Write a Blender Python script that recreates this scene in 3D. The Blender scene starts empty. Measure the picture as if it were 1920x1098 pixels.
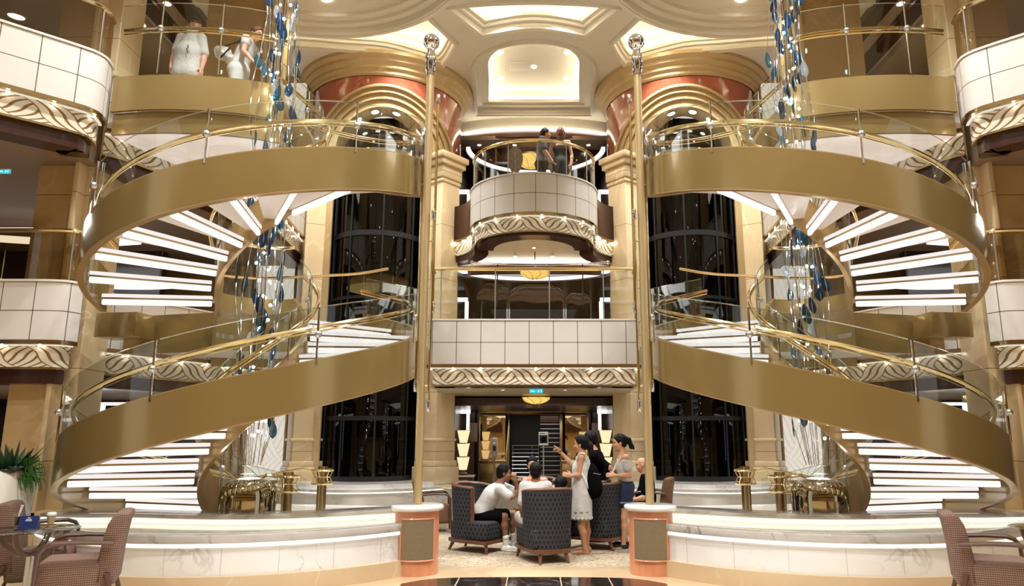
import bpy, bmesh, math, random
import numpy as np
from mathutils import Vector, Matrix
random.seed(7)
C = bpy.context.scene.collection
PI = math.pi
def R(d): return d*PI/180
# ---- the camera's own measures, used only to survey where real things stand ----
FPX, PITCH, EYE, X0, Y0 = 1350.0, R(11.15), 1.6, 1001.0, 549.0
def ray(x, y):
    u = (x-X0)/FPX; v = (Y0-y)/FPX
    return (u, math.cos(PITCH)-v*math.sin(PITCH), math.sin(PITCH)+v*math.cos(PITCH))
def P(x, y, D):
    d = ray(x, y); t = D/d[1]
    return Vector((d[0]*t, D, d[2]*t+EYE))

# ---------------------------------------------------------------- materials
def nt(name):
    m = bpy.data.materials.new(name); m.use_nodes = True
    n = m.node_tree; n.nodes.clear()
    o = n.nodes.new('ShaderNodeOutputMaterial')
    return m, n, o
def N(n, t, **k):
    d = n.nodes.new(t)
    for a, b in k.items():
        if a.startswith('i_'):
            key = a[2:]
            key = int(key) if key.isdigit() else key.replace('_', ' ')
            d.inputs[key].default_value = b
        else: setattr(d, a, b)
    return d
def c4(c): return (c[0], c[1], c[2], 1)
def srgb(r, g, b):
    f = lambda v: (v/255/12.92) if v/255 <= .04045 else ((v/255+.055)/1.055)**2.4
    return (f(r), f(g), f(b))
def pbsdf(n, o, col=None, rough=.5, metal=0, coat=0, spec=.5):
    b = N(n, 'ShaderNodeBsdfPrincipled')
    if col is not None: b.inputs['Base Color'].default_value = c4(col)
    b.inputs['Roughness'].default_value = rough; b.inputs['Metallic'].default_value = metal
    b.inputs['Coat Weight'].default_value = coat; b.inputs['Coat Roughness'].default_value = .08
    b.inputs['Specular IOR Level'].default_value = spec
    n.links.new(b.outputs[0], o.inputs[0])
    return b
def plain(name, col, rough=.5, metal=0, coat=0, var=.12, scale=6, bump=0, bscale=60, spec=.5):
    m, n, o = nt(name); b = pbsdf(n, o, col, rough, metal, coat, spec)
    tc = N(n, 'ShaderNodeTexCoord')
    if var:
        ns = N(n, 'ShaderNodeTexNoise', i_Scale=scale, i_Detail=4.0)
        n.links.new(tc.outputs['Object'], ns.inputs['Vector'])
        mx = N(n, 'ShaderNodeMix', data_type='RGBA')
        mx.inputs[6].default_value = c4([v*(1-var) for v in col]); mx.inputs[7].default_value = c4([min(1, v*(1+var)) for v in col])
        n.links.new(ns.outputs[0], mx.inputs[0]); n.links.new(mx.outputs[2], b.inputs['Base Color'])
    if bump:
        nb = N(n, 'ShaderNodeTexNoise', i_Scale=bscale, i_Detail=3.0); n.links.new(tc.outputs['Object'], nb.inputs['Vector'])
        bp = N(n, 'ShaderNodeBump', i_Strength=bump, i_Distance=.012 if bscale > 50 else .05); n.links.new(nb.outputs[0], bp.inputs['Height']); n.links.new(bp.outputs[0], b.inputs['Normal'])
    return m
def glow(name, col, s):
    m, n, o = nt(name); e = N(n, 'ShaderNodeEmission', i_Strength=s); e.inputs[0].default_value = c4(col)
    n.links.new(e.outputs[0], o.inputs[0]); return m
def mathn(n, op, a, b=None, c=None):
    d = N(n, 'ShaderNodeMath', operation=op)
    for i, v in enumerate((a, b, c)):
        if v is None: continue
        if isinstance(v, (int, float)): d.inputs[i].default_value = v
        else: n.links.new(v, d.inputs[i])
    return d.outputs[0]
def uvxy(n):
    tc = N(n, 'ShaderNodeTexCoord'); s = N(n, 'ShaderNodeSeparateXYZ'); n.links.new(tc.outputs['UV'], s.inputs[0])
    return s.outputs[0], s.outputs[1], tc
def mixc(n, fac, a, b):
    mx = N(n, 'ShaderNodeMix', data_type='RGBA')
    for i, v in ((6, a), (7, b)):
        if isinstance(v, tuple): mx.inputs[i].default_value = c4(v)
        else: n.links.new(v, mx.inputs[i])
    n.links.new(fac, mx.inputs[0]); return mx.outputs[2]
def thin_glass(name, tint, f0=.045, rough=.0, strength=1.0):
    """clear pane: mirror-like at grazing angles, see-through head-on (both faces alike)"""
    m, n, o = nt(name)
    t = N(n, 'ShaderNodeBsdfTransparent'); t.inputs[0].default_value = c4(tint)
    g = N(n, 'ShaderNodeBsdfGlossy', i_Roughness=rough); g.inputs[0].default_value = (strength, strength, strength, 1)
    ge = N(n, 'ShaderNodeNewGeometry'); dt = N(n, 'ShaderNodeVectorMath', operation='DOT_PRODUCT')
    n.links.new(ge.outputs['Normal'], dt.inputs[0]); n.links.new(ge.outputs['Incoming'], dt.inputs[1])
    k = mathn(n, 'SUBTRACT', 1.0, mathn(n, 'ABSOLUTE', dt.outputs['Value']))
    f = mathn(n, 'ADD', f0, mathn(n, 'MULTIPLY', mathn(n, 'POWER', k, 5.0), 1-f0)); mx = N(n, 'ShaderNodeMixShader')
    n.links.new(f, mx.inputs[0]); n.links.new(t.outputs[0], mx.inputs[1]); n.links.new(g.outputs[0], mx.inputs[2])
    n.links.new(mx.outputs[0], o.inputs[0]); return m
def stone(name, c1, c2, vein, rough=.25, scale=1.2, veinw=.035, joint=None, coat=.2, hj=None):
    """polished stone: cloudy body colour, thin wandering veins and (hj) horizontal joints every hj metres"""
    m, n, o = nt(name); b = pbsdf(n, o, None, rough, 0, coat)
    tc = N(n, 'ShaderNodeTexCoord')
    ns = N(n, 'ShaderNodeTexNoise', i_Scale=scale*2.2, i_Detail=6.0, i_Roughness=.6); n.links.new(tc.outputs['Object'], ns.inputs['Vector'])
    col = mixc(n, ns.outputs[0], c1, c2)
    nv = N(n, 'ShaderNodeTexNoise', i_Scale=scale, i_Detail=5.0, i_Distortion=1.4); n.links.new(tc.outputs['Object'], nv.inputs['Vector'])
    d = mathn(n, 'ABSOLUTE', mathn(n, 'SUBTRACT', nv.outputs[0], .5))
    k = mathn(n, 'SUBTRACT', 1.0, mathn(n, 'MINIMUM', mathn(n, 'DIVIDE', d, veinw), 1.0))
    n2 = N(n, 'ShaderNodeTexNoise', i_Scale=scale*.8); n.links.new(tc.outputs['Object'], n2.inputs['Vector'])
    k = mathn(n, 'MULTIPLY', k, mathn(n, 'MULTIPLY', mathn(n, 'MAXIMUM', mathn(n, 'SUBTRACT', n2.outputs[0], .46), 0), 5.0))
    k = mathn(n, 'MINIMUM', k, 1.0)
    col = mixc(n, k, col, vein)
    if hj:
        s = N(n, 'ShaderNodeSeparateXYZ'); n.links.new(tc.outputs['Object'], s.inputs[0])
        fz = mathn(n, 'FRACT', mathn(n, 'DIVIDE', s.outputs[2], hj)); j = mathn(n, 'LESS_THAN', fz, .014/hj)
        if joint: col = mixc(n, j, col, joint)
    n.links.new(col, b.inputs['Base Color']); return m
def grid_panel(name, base, line, du, dv, v0=0, w=.006, rough=.35, dot=.013):
    """cream panels with thin dark joints and a stud at each crossing, laid out in metres"""
    m, n, o = nt(name); b = pbsdf(n, o, None, rough, 0, .1)
    u, v, tc = uvxy(n)
    def band(x, d, off):
        f = mathn(n, 'FRACT', mathn(n, 'DIVIDE', mathn(n, 'ADD', x, off), d))
        return mathn(n, 'MULTIPLY', mathn(n, 'ABSOLUTE', mathn(n, 'SUBTRACT', f, .5)), d)   # max d/2 at joint
    bu = mathn(n, 'SUBTRACT', du/2, band(u, du, 0)); bv = mathn(n, 'SUBTRACT', dv/2, band(v, dv, v0))
    lu = mathn(n, 'LESS_THAN', bu, w); lv = mathn(n, 'LESS_THAN', bv, w)
    st = mathn(n, 'LESS_THAN', mathn(n, 'ADD', mathn(n, 'POWER', bu, 2.0), mathn(n, 'POWER', bv, 2.0)), dot*dot)
    k = mathn(n, 'MAXIMUM', mathn(n, 'MAXIMUM', lu, lv), st)
    ns = N(n, 'ShaderNodeTexNoise', i_Scale=5.0, i_Detail=5.0); n.links.new(tc.outputs['UV'], ns.inputs['Vector'])
    body = mixc(n, ns.outputs[0], tuple(x*.93 for x in base), base)
    n.links.new(mixc(n, k, body, line), b.inputs['Base Color']); return m
def wave_frieze(name, base, line, h=.3, pitch=.62, v0=0, rough=.3, lines=3.2, emit=0):
    """interlaced wave relief: two families of S-curves that take turns along the strip"""
    m, n, o = nt(name); b = pbsdf(n, o, None, rough, 0, .1)
    u, v, tc = uvxy(n)
    vv = mathn(n, 'FRACT', mathn(n, 'DIVIDE', mathn(n, 'ADD', v, v0), h)); uu = mathn(n, 'DIVIDE', u, pitch)
    vc = mathn(n, 'SUBTRACT', mathn(n, 'MULTIPLY', mathn(n, 'MINIMUM', mathn(n, 'MAXIMUM', vv, .001), .999), 2.0), 1.0)
    sv = mathn(n, 'ADD', mathn(n, 'MULTIPLY', mathn(n, 'MULTIPLY', vc, mathn(n, 'POWER', mathn(n, 'ABSOLUTE', vc), 1.4)), .68), mathn(n, 'MULTIPLY', vc, .32))
    a_ = mathn(n, 'ADD', uu, mathn(n, 'MULTIPLY', sv, .24)); b_ = mathn(n, 'SUBTRACT', mathn(n, 'MULTIPLY', uu, 1.0), mathn(n, 'MULTIPLY', sv, .30))
    def ln(x, w): return mathn(n, 'LESS_THAN', mathn(n, 'ABSOLUTE', mathn(n, 'SUBTRACT', mathn(n, 'FRACT', mathn(n, 'ADD', mathn(n, 'MULTIPLY', x, lines), .5)), .5)), w)
    l1 = ln(a_, .15); l2 = ln(b_, .15); sel = mathn(n, 'GREATER_THAN', mathn(n, 'FRACT', a_), .5)
    k = mathn(n, 'ADD', mathn(n, 'MULTIPLY', l1, mathn(n, 'SUBTRACT', 1.0, sel)), mathn(n, 'MULTIPLY', l2, sel))
    n.links.new(mixc(n, k, base, line), b.inputs['Base Color'])
    bp = N(n, 'ShaderNodeBump', i_Strength=.5, i_Distance=.02, invert=True); n.links.new(k, bp.inputs['Height']); n.links.new(bp.outputs[0], b.inputs['Normal'])
    return m
def ring_fabric(name, base, dark, line, s=.075):
    m, n, o = nt(name); b = pbsdf(n, o, None, .75)
    u, v, tc = uvxy(n)
    a = mathn(n, 'DIVIDE', u, s); c = mathn(n, 'DIVIDE', v, s)
    row = mathn(n, 'FLOOR', c); off = mathn(n, 'MULTIPLY', mathn(n, 'MODULO', row, 2.0), .5)
    fa = mathn(n, 'SUBTRACT', mathn(n, 'FRACT', mathn(n, 'ADD', a, off)), .5); fc = mathn(n, 'SUBTRACT', mathn(n, 'FRACT', c), .5)
    d = mathn(n, 'SQRT', mathn(n, 'ADD', mathn(n, 'POWER', fa, 2.0), mathn(n, 'POWER', fc, 2.0)))
    k1 = mathn(n, 'LESS_THAN', d, .34); k2 = mathn(n, 'LESS_THAN', mathn(n, 'ABSOLUTE', mathn(n, 'SUBTRACT', d, .45)), .05)
    n.links.new(mixc(n, k2, mixc(n, k1, base, dark), line), b.inputs['Base Color']); return m
def stripe_fabric(name, c1, c2, d=.03, axis=1):
    m, n, o = nt(name); b = pbsdf(n, o, None, .8)
    u, v, tc = uvxy(n); x = v if axis else u; y = u if axis else v
    w = mathn(n, 'MULTIPLY', mathn(n, 'SINE', mathn(n, 'MULTIPLY', y, 260.0)), .12)
    f = mathn(n, 'ABSOLUTE', mathn(n, 'SINE', mathn(n, 'ADD', mathn(n, 'MULTIPLY', x, PI/d), w)))
    z = mathn(n, 'MULTIPLY', f, mathn(n, 'ADD', .65, mathn(n, 'MULTIPLY', mathn(n, 'SINE', mathn(n, 'MULTIPLY', y, 420.0)), .35)))
    n.links.new(mixc(n, z, c1, c2), b.inputs['Base Color'])
    bp = N(n, 'ShaderNodeBump', i_Strength=.4, i_Distance=.01); n.links.new(f, bp.inputs['Height']); n.links.new(bp.outputs[0], b.inputs['Normal'])
    return m
def wood(name, c1, c2, rough=.35, coat=.2, sc=(18, 18, 1.2)):
    m, n, o = nt(name); b = pbsdf(n, o, None, rough, 0, coat)
    tc = N(n, 'ShaderNodeTexCoord'); mp = N(n, 'ShaderNodeMapping'); mp.inputs['Scale'].default_value = sc
    n.links.new(tc.outputs['Object'], mp.inputs[0])
    ns = N(n, 'ShaderNodeTexNoise', i_Scale=1.5, i_Detail=5.0, i_Distortion=.5); n.links.new(mp.outputs[0], ns.inputs['Vector'])
    n.links.new(mixc(n, ns.outputs[0], c1, c2), b.inputs['Base Color']); return m

M = {}
M['gold'] = plain('satin_gold_paint', srgb(154, 130, 80), .22, .5, .5, .05, 1.5)
M['goldpale'] = plain('pale_gold_paint', srgb(160, 136, 86), .3, .4, .3, .05, 1.5)
M['goldedge'] = plain('copper_gold_inside', srgb(172, 142, 96), .3, .5, .2, .05, 2)
M['brass'] = plain('polished_brass', (.85, .68, .38), .14, 1.0, 0, .05)
M['brassdark'] = plain('aged_brass', (.45, .33, .16), .25, 1.0, 0, .08)
M['chrome'] = plain('chrome', (.80, .80, .80), .08, 1.0, 0, .02)
M['steel'] = plain('brushed_steel', (.6, .6, .6), .3, 1.0, 0, .05)
M['glass'] = thin_glass('clear_glass', (.95, .97, .955), .04)
M['glassedge'] = thin_glass('bright_glass_edge', (.80, .88, .84), .3)
M['tintglass'] = thin_glass('amber_tinted_glass', (.72, .66, .55), .05)
M['darkglass'] = thin_glass('black_glass', (.10, .11, .115), .035, .01, .9)
M['column'] = stone('honey_marble', srgb(208, 180, 134), srgb(184, 152, 106), srgb(222, 198, 156), .3, .9, .03, srgb(140, 105, 62), .15, 1.25)
M['columnpale'] = stone('pale_honey_marble', srgb(228, 206, 166), srgb(210, 182, 136), srgb(238, 220, 184), .3, .9, .03, srgb(165, 128, 80), .15, 1.25)
M['tan'] = stone('tan_marble', srgb(196, 162, 104), srgb(178, 142, 86), srgb(208, 176, 120), .3, 1.1, .03, None, .15)
M['limestone'] = stone('matte_limestone', srgb(212, 188, 142), srgb(196, 168, 122), srgb(224, 202, 160), .55, 1.0, .03, None, 0)
M['redmarble'] = stone('red_marble', srgb(186, 104, 76), srgb(164, 84, 60), srgb(206, 132, 104), .12, 1.5, .03, None, .5)
M['white_marble'] = stone('white_marble', srgb(240, 238, 234), srgb(226, 223, 218), srgb(186, 182, 178), .16, 1.1, .012, None, .35)
M['grey_marble'] = stone('grey_veined_marble', srgb(205, 200, 192), srgb(168, 160, 152), srgb(128, 118, 110), .14, 2.2, .05, None, .4)
M['beige_stone'] = stone('beige_stone', srgb(216, 192, 156), srgb(200, 172, 134), srgb(230, 210, 176), .3, 1.0, .03, None, .15)
M['panel'] = grid_panel('cream_panels', srgb(228, 222, 214), srgb(98, 80, 60), .44, .40)
M['frieze'] = wave_frieze('wave_frieze', srgb(244, 234, 214), srgb(138, 106, 64), .306, .90, 0, .3, 6.0)
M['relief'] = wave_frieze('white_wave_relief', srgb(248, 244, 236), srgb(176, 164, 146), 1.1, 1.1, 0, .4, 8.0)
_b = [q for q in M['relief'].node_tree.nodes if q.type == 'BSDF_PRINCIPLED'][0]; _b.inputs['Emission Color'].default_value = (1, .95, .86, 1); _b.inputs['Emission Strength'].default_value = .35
M['cap'] = plain('cream_cap', srgb(235, 228, 216), .3, 0, .2, .04)
M['mahogany'] = wood('mahogany', srgb(72, 34, 19), srgb(44, 18, 10), .3, .25)
M['walnut'] = wood('walnut', srgb(124, 82, 48), srgb(86, 54, 30), .35, .25)
M['pinkwood'] = wood('cherry_wood', srgb(226, 160, 120), srgb(202, 128, 92), .35, .25, (14, 14, 1))
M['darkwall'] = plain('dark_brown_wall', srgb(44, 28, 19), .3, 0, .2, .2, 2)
M['ceil'] = plain('ceiling_cream', srgb(240, 233, 216), .55, 0, 0, .02)
M['ceilmould'] = plain('ceiling_moulding', srgb(243, 237, 222), .5, 0, 0, .02)
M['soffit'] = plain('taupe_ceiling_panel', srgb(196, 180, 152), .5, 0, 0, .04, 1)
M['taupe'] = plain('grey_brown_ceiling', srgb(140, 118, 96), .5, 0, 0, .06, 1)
M['black'] = plain('black_plastic', (.008, .008, .009), .5, 0, 0, .2)
M['lit'] = glow('stair_light', (1.0, .915, .875), .78)
M['acrylic'] = None
def acrylic():
    m, n, o = nt('backlit_acrylic'); b = pbsdf(n, o, srgb(206, 192, 178), .35)
    b.inputs['Emission Color'].default_value = (1, .92, .86, 1); b.inputs['Emission Strength'].default_value = .05
    return m
M['acrylic'] = acrylic()
M['cove'] = glow('warm_cove_light', (1.0, .89, .70), 10)
M['lamp'] = glow('lamp_white', (1.0, .95, .86), 14)
M['spot'] = glow('warm_spot', (1.0, .90, .72), 15)
M['poolglow'] = glow('pool_led', (1.0, .95, .84), 1.3)
M['whitestrip'] = glow('white_led', (1.0, .95, .92), 1.3)
M['amber'] = glow('amber_glass_light', (1.0, .66, .22), 1.0)
M['shade'] = glow('lampshade_light', (1.0, .80, .48), .78)
M['window'] = glow('daylight_window', (.55, .72, 1.0), 1.6)

# ---------------------------------------------------------------- mesh builder
class MB:
    def __init__(s, mir=1):
        s.v = []; s.f = []; s.uv = []; s.m = mir
    def add(s, vs, fs, uvs=None):
        o = len(s.v); s.v += [tuple(p) for p in vs]
        for i, f in enumerate(fs):
            s.f.append([k+o for k in f]); s.uv.append(uvs[i] if uvs else None)
        return s
    def box(s, c, d, rz=0, rx=0, ry=0, taper=1):
        M_ = Matrix.Rotation(rz, 3, 'Z') @ Matrix.Rotation(ry, 3, 'Y') @ Matrix.Rotation(rx, 3, 'X'); c = Vector(c); vs = []
        for z in (-1, 1):
            t = taper if z > 0 else 1
            for x, y in ((-1, -1), (1, -1), (1, 1), (-1, 1)): vs.append(c + M_ @ Vector((x*d[0]/2*t, y*d[1]/2*t, z*d[2]/2)))
        return s.add(vs, [(3, 2, 1, 0), (4, 5, 6, 7), (0, 1, 5, 4), (1, 2, 6, 5), (2, 3, 7, 6), (3, 0, 4, 7)])
    def tube(s, pts, r, n=8, closed=False, flat=None):
        pts = [Vector(p) for p in pts]; L = len(pts); rs = r if isinstance(r, (list, tuple)) else [r]*L
        up = None; vs = []; fs = []
        for i, p in enumerate(pts):
            if closed: t = pts[(i+1) % L]-pts[i-1]
            else: t = pts[min(i+1, L-1)]-pts[max(i-1, 0)]
            t = t.normalized() if t.length > 1e-9 else Vector((0, 0, 1))
            if up is None:
                a = Vector((0, 0, 1)) if abs(t.z) < .9 else Vector((1, 0, 0)); up = (a - t*a.dot(t)).normalized()
            else:
                up = up - t*up.dot(t); up = up.normalized() if up.length > 1e-6 else t.orthogonal().normalized()
            sd = t.cross(up)
            for k in range(n):
                a = 2*PI*k/n; x, y = math.cos(a), math.sin(a)
                if flat: x *= flat[0]; y *= flat[1]
                vs.append(p + (sd*x + up*y)*rs[i])
        for i in range(L if closed else L-1):
            j = (i+1) % L
            for k in range(n): fs.append((i*n+k, i*n+(k+1) % n, j*n+(k+1) % n, j*n+k))
        if not closed: fs.append(tuple(reversed(range(n)))); fs.append(tuple(range((L-1)*n, L*n)))
        return s.add(vs, fs)
    def lathe(s, prof, c=(0, 0, 0), n=24, a0=0, a1=2*PI, caps=True, sx=1, sy=1):
        full = abs(a1-a0-2*PI) < 1e-6; k = n if full else n+1; vs = []; fs = []; uvs = []
        L = 0; acc = [0]
        for i in range(1, len(prof)): L += math.hypot(prof[i][0]-prof[i-1][0], prof[i][1]-prof[i-1][1]); acc.append(L)
        for (r, z) in prof:
            for i in range(k):
                a = a0+(a1-a0)*i/n; vs.append((c[0]+r*math.cos(a)*sx, c[1]+r*math.sin(a)*sy, c[2]+z))
        rm = max(r for r, z in prof)
        for j in range(len(prof)-1):
            for i in range(n):
                i2 = (i+1) % k
                fs.append((j*k+i, j*k+i2, (j+1)*k+i2, (j+1)*k+i))
                ua = rm*(a1-a0)*i/n; ub = rm*(a1-a0)*(i+1)/n
                uvs.append([(ua, acc[j]), (ub, acc[j]), (ub, acc[j+1]), (ua, acc[j+1])])
        if caps and full:
            if prof[0][0] > 1e-6: fs.append(tuple(reversed(range(k)))); uvs.append(None)
            if prof[-1][0] > 1e-6: fs.append(tuple(range((len(prof)-1)*k, len(prof)*k))); uvs.append(None)
        return s.add(vs, fs, uvs)
    def strip(s, pl, z0, z1, th=.04, closed=False, u0=0, vb=0):
        """a wall that follows a plan line; z0/z1 numbers or lists; thickness to the left of the line"""
        pl = [Vector((p[0], p[1])) for p in pl]; L = len(pl)
        z0 = z0 if isinstance(z0, (list, tuple)) else [z0]*L; z1 = z1 if isinstance(z1, (list, tuple)) else [z1]*L
        vs = []; us = []; u = u0
        for i, p in enumerate(pl):
            a = pl[i-1] if (i > 0 or closed) else p; b = pl[(i+1) % L] if (i < L-1 or closed) else p
            t = (b-a).normalized(); nn = Vector((-t.y, t.x)); q = p+nn*th
            if i: u += (p-pl[i-1]).length
            us.append(u); vs += [(p.x, p.y, z0[i]), (p.x, p.y, z1[i]), (q.x, q.y, z1[i]), (q.x, q.y, z0[i])]
        fs = []; uv = []
        for i in range(L if closed else L-1):
            j = (i+1) % L; a, b = i*4, j*4; ua = us[i]; ub = us[j] if j else us[i]+(pl[0]-pl[i]).length
            fs += [(a, b, b+1, a+1), (a+1, b+1, b+2, a+2), (a+2, b+2, b+3, a+3), (a+3, b+3, b, a)]
            uv += [[(ua, z0[i]-vb), (ub, z0[j]-vb), (ub, z1[j]-vb), (ua, z1[i]-vb)], [(ua, 0), (ub, 0), (ub, th), (ua, th)],
                   [(ua, z1[i]-vb), (ub, z1[j]-vb), (ub, z0[j]-vb), (ua, z0[i]-vb)], [(ua, th), (ub, th), (ub, 0), (ua, 0)]]
        if not closed:
            e = (L-1)*4; fs += [(0, 1, 2, 3), (e+3, e+2, e+1, e)]; uv += [None, None]
        return s.add(vs, fs, uv)
    def prism(s, poly, z0, z1):
        n = len(poly); vs = [(p[0], p[1], z0) for p in poly]+[(p[0], p[1], z1) for p in poly]
        ar = sum(poly[i][0]*poly[(i+1) % n][1]-poly[(i+1) % n][0]*poly[i][1] for i in range(n))
        if ar < 0: vs = vs[n:]+vs[:n]
        fs = [tuple(reversed(range(n))), tuple(range(n, 2*n))]+[(i, (i+1) % n, n+(i+1) % n, n+i) for i in range(n)]
        return s.add(vs, fs)
    def ell(s, c, r, n=12, m=8, rot=None):
        r = (r, r, r) if isinstance(r, (int, float)) else r; c = Vector(c); vs = []; fs = []
        for j in range(m+1):
            t = PI*j/m
            for i in range(n):
                a = 2*PI*i/n; q = Vector((r[0]*math.sin(t)*math.cos(a), r[1]*math.sin(t)*math.sin(a), -r[2]*math.cos(t)))
                vs.append(c+(rot @ q if rot else q))
        for j in range(m):
            for i in range(n): fs.append((j*n+i, j*n+(i+1) % n, (j+1)*n+(i+1) % n, (j+1)*n+i))
        return s.add(vs, fs)
    def bar(s, a, b, w, h):
        """square bar from a to b, w across and h high"""
        a = Vector(a); b = Vector(b); t = (b-a).normalized(); up = Vector((0, 0, 1)) if abs(t.z) < .95 else Vector((0, 1, 0))
        sd = t.cross(up).normalized(); up = sd.cross(t)
        vs = [q+sd*x*w/2+up*y*h/2 for q in (a, b) for x, y in ((-1, -1), (1, -1), (1, 1), (-1, 1))]
        return s.add(vs, [(3, 2, 1, 0), (4, 5, 6, 7), (0, 1, 5, 4), (1, 2, 6, 5), (2, 3, 7, 6), (3, 0, 4, 7)])
    def build(s, name, mat, parent=None, org=None, bevel=0, smooth=35, bseg=2, kind=None):
        mx = s.m; base = Vector(org) if org is not None else Vector((0, 0, 0))
        if org is not None: base = Vector((base.x*mx, base.y, base.z))
        if parent is not None: base = parent.get('_o') and Vector(parent['_o']) or base
        vs = [(x*mx-base.x, y-base.y, z-base.z) for x, y, z in s.v]
        fs = [list(reversed(f)) for f in s.f] if mx < 0 else s.f
        me = bpy.data.meshes.new(name); me.from_pydata(vs, [], fs)
        uvl = me.uv_layers.new(name='UVMap'); co = np.empty(len(vs)*3); me.vertices.foreach_get('co', co); co = co.reshape(-1, 3)+np.array(base)
        for i, p in enumerate(me.polygons):
            u = s.uv[i]
            if u is not None:
                u = list(reversed(u)) if mx < 0 else u
                for k, li in enumerate(p.loop_indices): uvl.data[li].uv = u[k]
            else:
                nn = [abs(t) for t in p.normal]; ax = nn.index(max(nn)); a, b = ((1, 2), (0, 2), (0, 1))[ax]
                for k, li in enumerate(p.loop_indices):
                    q = co[me.loops[li].vertex_index]; uvl.data[li].uv = (q[a], q[b])
        if bevel:
            bm = bmesh.new(); bm.from_mesh(me); bmesh.ops.remove_doubles(bm, verts=bm.verts, dist=1e-5)
            es = [e for e in bm.edges if len(e.link_faces) == 2 and e.calc_face_angle(0) > .5]
            bmesh.ops.bevel(bm, geom=es, offset=bevel, segments=bseg, profile=.5, affect='EDGES'); bm.to_mesh(me); bm.free()
        if smooth:
            me.polygons.foreach_set('use_smooth', [True]*len(me.polygons)); me.set_sharp_from_angle(angle=R(smooth))
        me.materials.append(M[mat] if isinstance(mat, str) else mat)
        me.validate(); o = bpy.data.objects.new(name, me); C.objects.link(o)
        if parent is not None:
            o.parent = parent
        else: o.location = base
        if org is not None or parent is not None: o['_o'] = list(base)
        if kind: o['kind'] = kind
        return o
def tag(o, label, cat, group=None, kind=None):
    o['label'] = label; o['category'] = cat
    if group: o['group'] = group
    if kind: o['kind'] = kind
    return o
def thing(name, label, cat, loc, group=None):
    """an Empty at the thing's base; parts are modelled in world space and parented to it"""
    o = bpy.data.objects.new(name, None); C.objects.link(o); o.location = loc; o['_o'] = list(loc); o.empty_display_size = .1
    return tag(o, label, cat, group)
def struct(name, mb, mat, **k):
    return mb.build(name, mat, kind='structure', **k)
def arc(cx, cy, r, a0, a1, n=16): return [(cx+r*math.cos(R(a0+(a1-a0)*i/n)), cy+r*math.sin(R(a0+(a1-a0)*i/n))) for i in range(n+1)]
def offs(pl, d):
    """plan line moved d to its left"""
    out = []
    for i, p in enumerate(pl):
        a = pl[max(i-1, 0)]; b = pl[min(i+1, len(pl)-1)]; t = Vector((b[0]-a[0], b[1]-a[1])).normalized()
        out.append((p[0]-t.y*d, p[1]+t.x*d))
    return out
def dens(pl, step=.15):
    """rounded and evenly sampled plan line (Catmull-Rom through the points)"""
    out = []; L = len(pl)
    for i in range(L-1):
        p0, p1, p2, p3 = [Vector(pl[min(max(k, 0), L-1)]) for k in (i-1, i, i+1, i+2)]
        n = max(2, int((p2-p1).length/step))
        for k in range(n):
            t = k/n; out.append(tuple(.5*((2*p1)+(p2-p0)*t+(2*p0-5*p1+4*p2-p3)*t*t+(3*p1-p0-3*p2+p3)*t**3)))
    out.append(tuple(pl[-1])); return out
def copy_tree(o, loc=None, parent=None):
    c = o.copy(); C.objects.link(c)
    if parent: c.parent = parent
    if loc is not None: c.location = loc
    for ch in list(o.children): copy_tree(ch, None, c)
    return c
DK2, DK3, CEIL, PLAT = 3.25, 6.35, 10.3, .58
M['ledgefill'] = glow('ledge_fill_glow', (1.0, .90, .72), .6)
SIDES = ((1, 'left'), (-1, 'right'))
# ================================================================ floor
def carpet_mat():
    m, n, o = nt('beige_patterned_carpet'); b = pbsdf(n, o, None, .9)
    tc = N(n, 'ShaderNodeTexCoord'); mp = N(n, 'ShaderNodeMapping'); mp.inputs['Scale'].default_value = (7, 16, 1); n.links.new(tc.outputs['Object'], mp.inputs[0])
    w = N(n, 'ShaderNodeTexNoise', i_Scale=1.6, i_Detail=4.0, i_Distortion=2.5); n.links.new(mp.outputs[0], w.inputs['Vector'])
    r = N(n, 'ShaderNodeValToRGB'); r.color_ramp.elements[0].position = .42; r.color_ramp.elements[1].position = .56
    r.color_ramp.elements[0].color = c4(srgb(140, 120, 96)); r.color_ramp.elements[1].color = c4(srgb(202, 186, 160))
    n.links.new(w.outputs[0], r.inputs[0]); n.links.new(r.outputs[0], b.inputs['Base Color']); return m
M['carpet'] = carpet_mat()
M['inlay'] = stone('black_marble', srgb(46, 34, 32), srgb(26, 20, 20), srgb(120, 104, 98), .12, 3.2, .05, None, .5)
fl = MB(); fl.prism([(-16, -6), (16, -6), (16, 8.95), (-16, 8.95)], -.2, 0)
struct('floor', fl, 'beige_stone', smooth=0)
cp = MB(); cp.prism([(-16, 9.4), (16, 9.4), (16, 26), (-16, 26)], -.2, 0)
struct('floor_carpet', cp, 'carpet', smooth=0)
bd = MB(); bd.prism([(-16, 8.95), (16, 8.95), (16, 9.4), (-16, 9.4)], -.2, 0)
struct('floor_border', bd, 'beige_stone', smooth=0)
il = MB()
edge = dens([(-1.45, 8.36), (-1.05, 8.66), (0, 8.73), (1.05, 8.66), (1.45, 8.36)], .1)
il.prism(edge+[(1.45, 5.0), (-1.45, 5.0)], -.05, .004)
struct('floor_inlay', il, 'inlay', smooth=0)
jl = MB()
for x in (-.85, -.3, .3, .85): jl.box((x, 7.6, .005), (.012, 2.35, .003))
struct('floor_inlay_joints', jl, 'beige_stone', smooth=0)
tw = MB()
for sx in (1, -1): tw.prism([(sx*-1.55, 5), (sx*-1.75, 8.2), (sx*-2.6, 7.7), (sx*-3.6, 7.3), (sx*-3.6, 5)], -.05, .003)
struct('floor_tiles', tw, 'white_marble', smooth=0)

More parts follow.
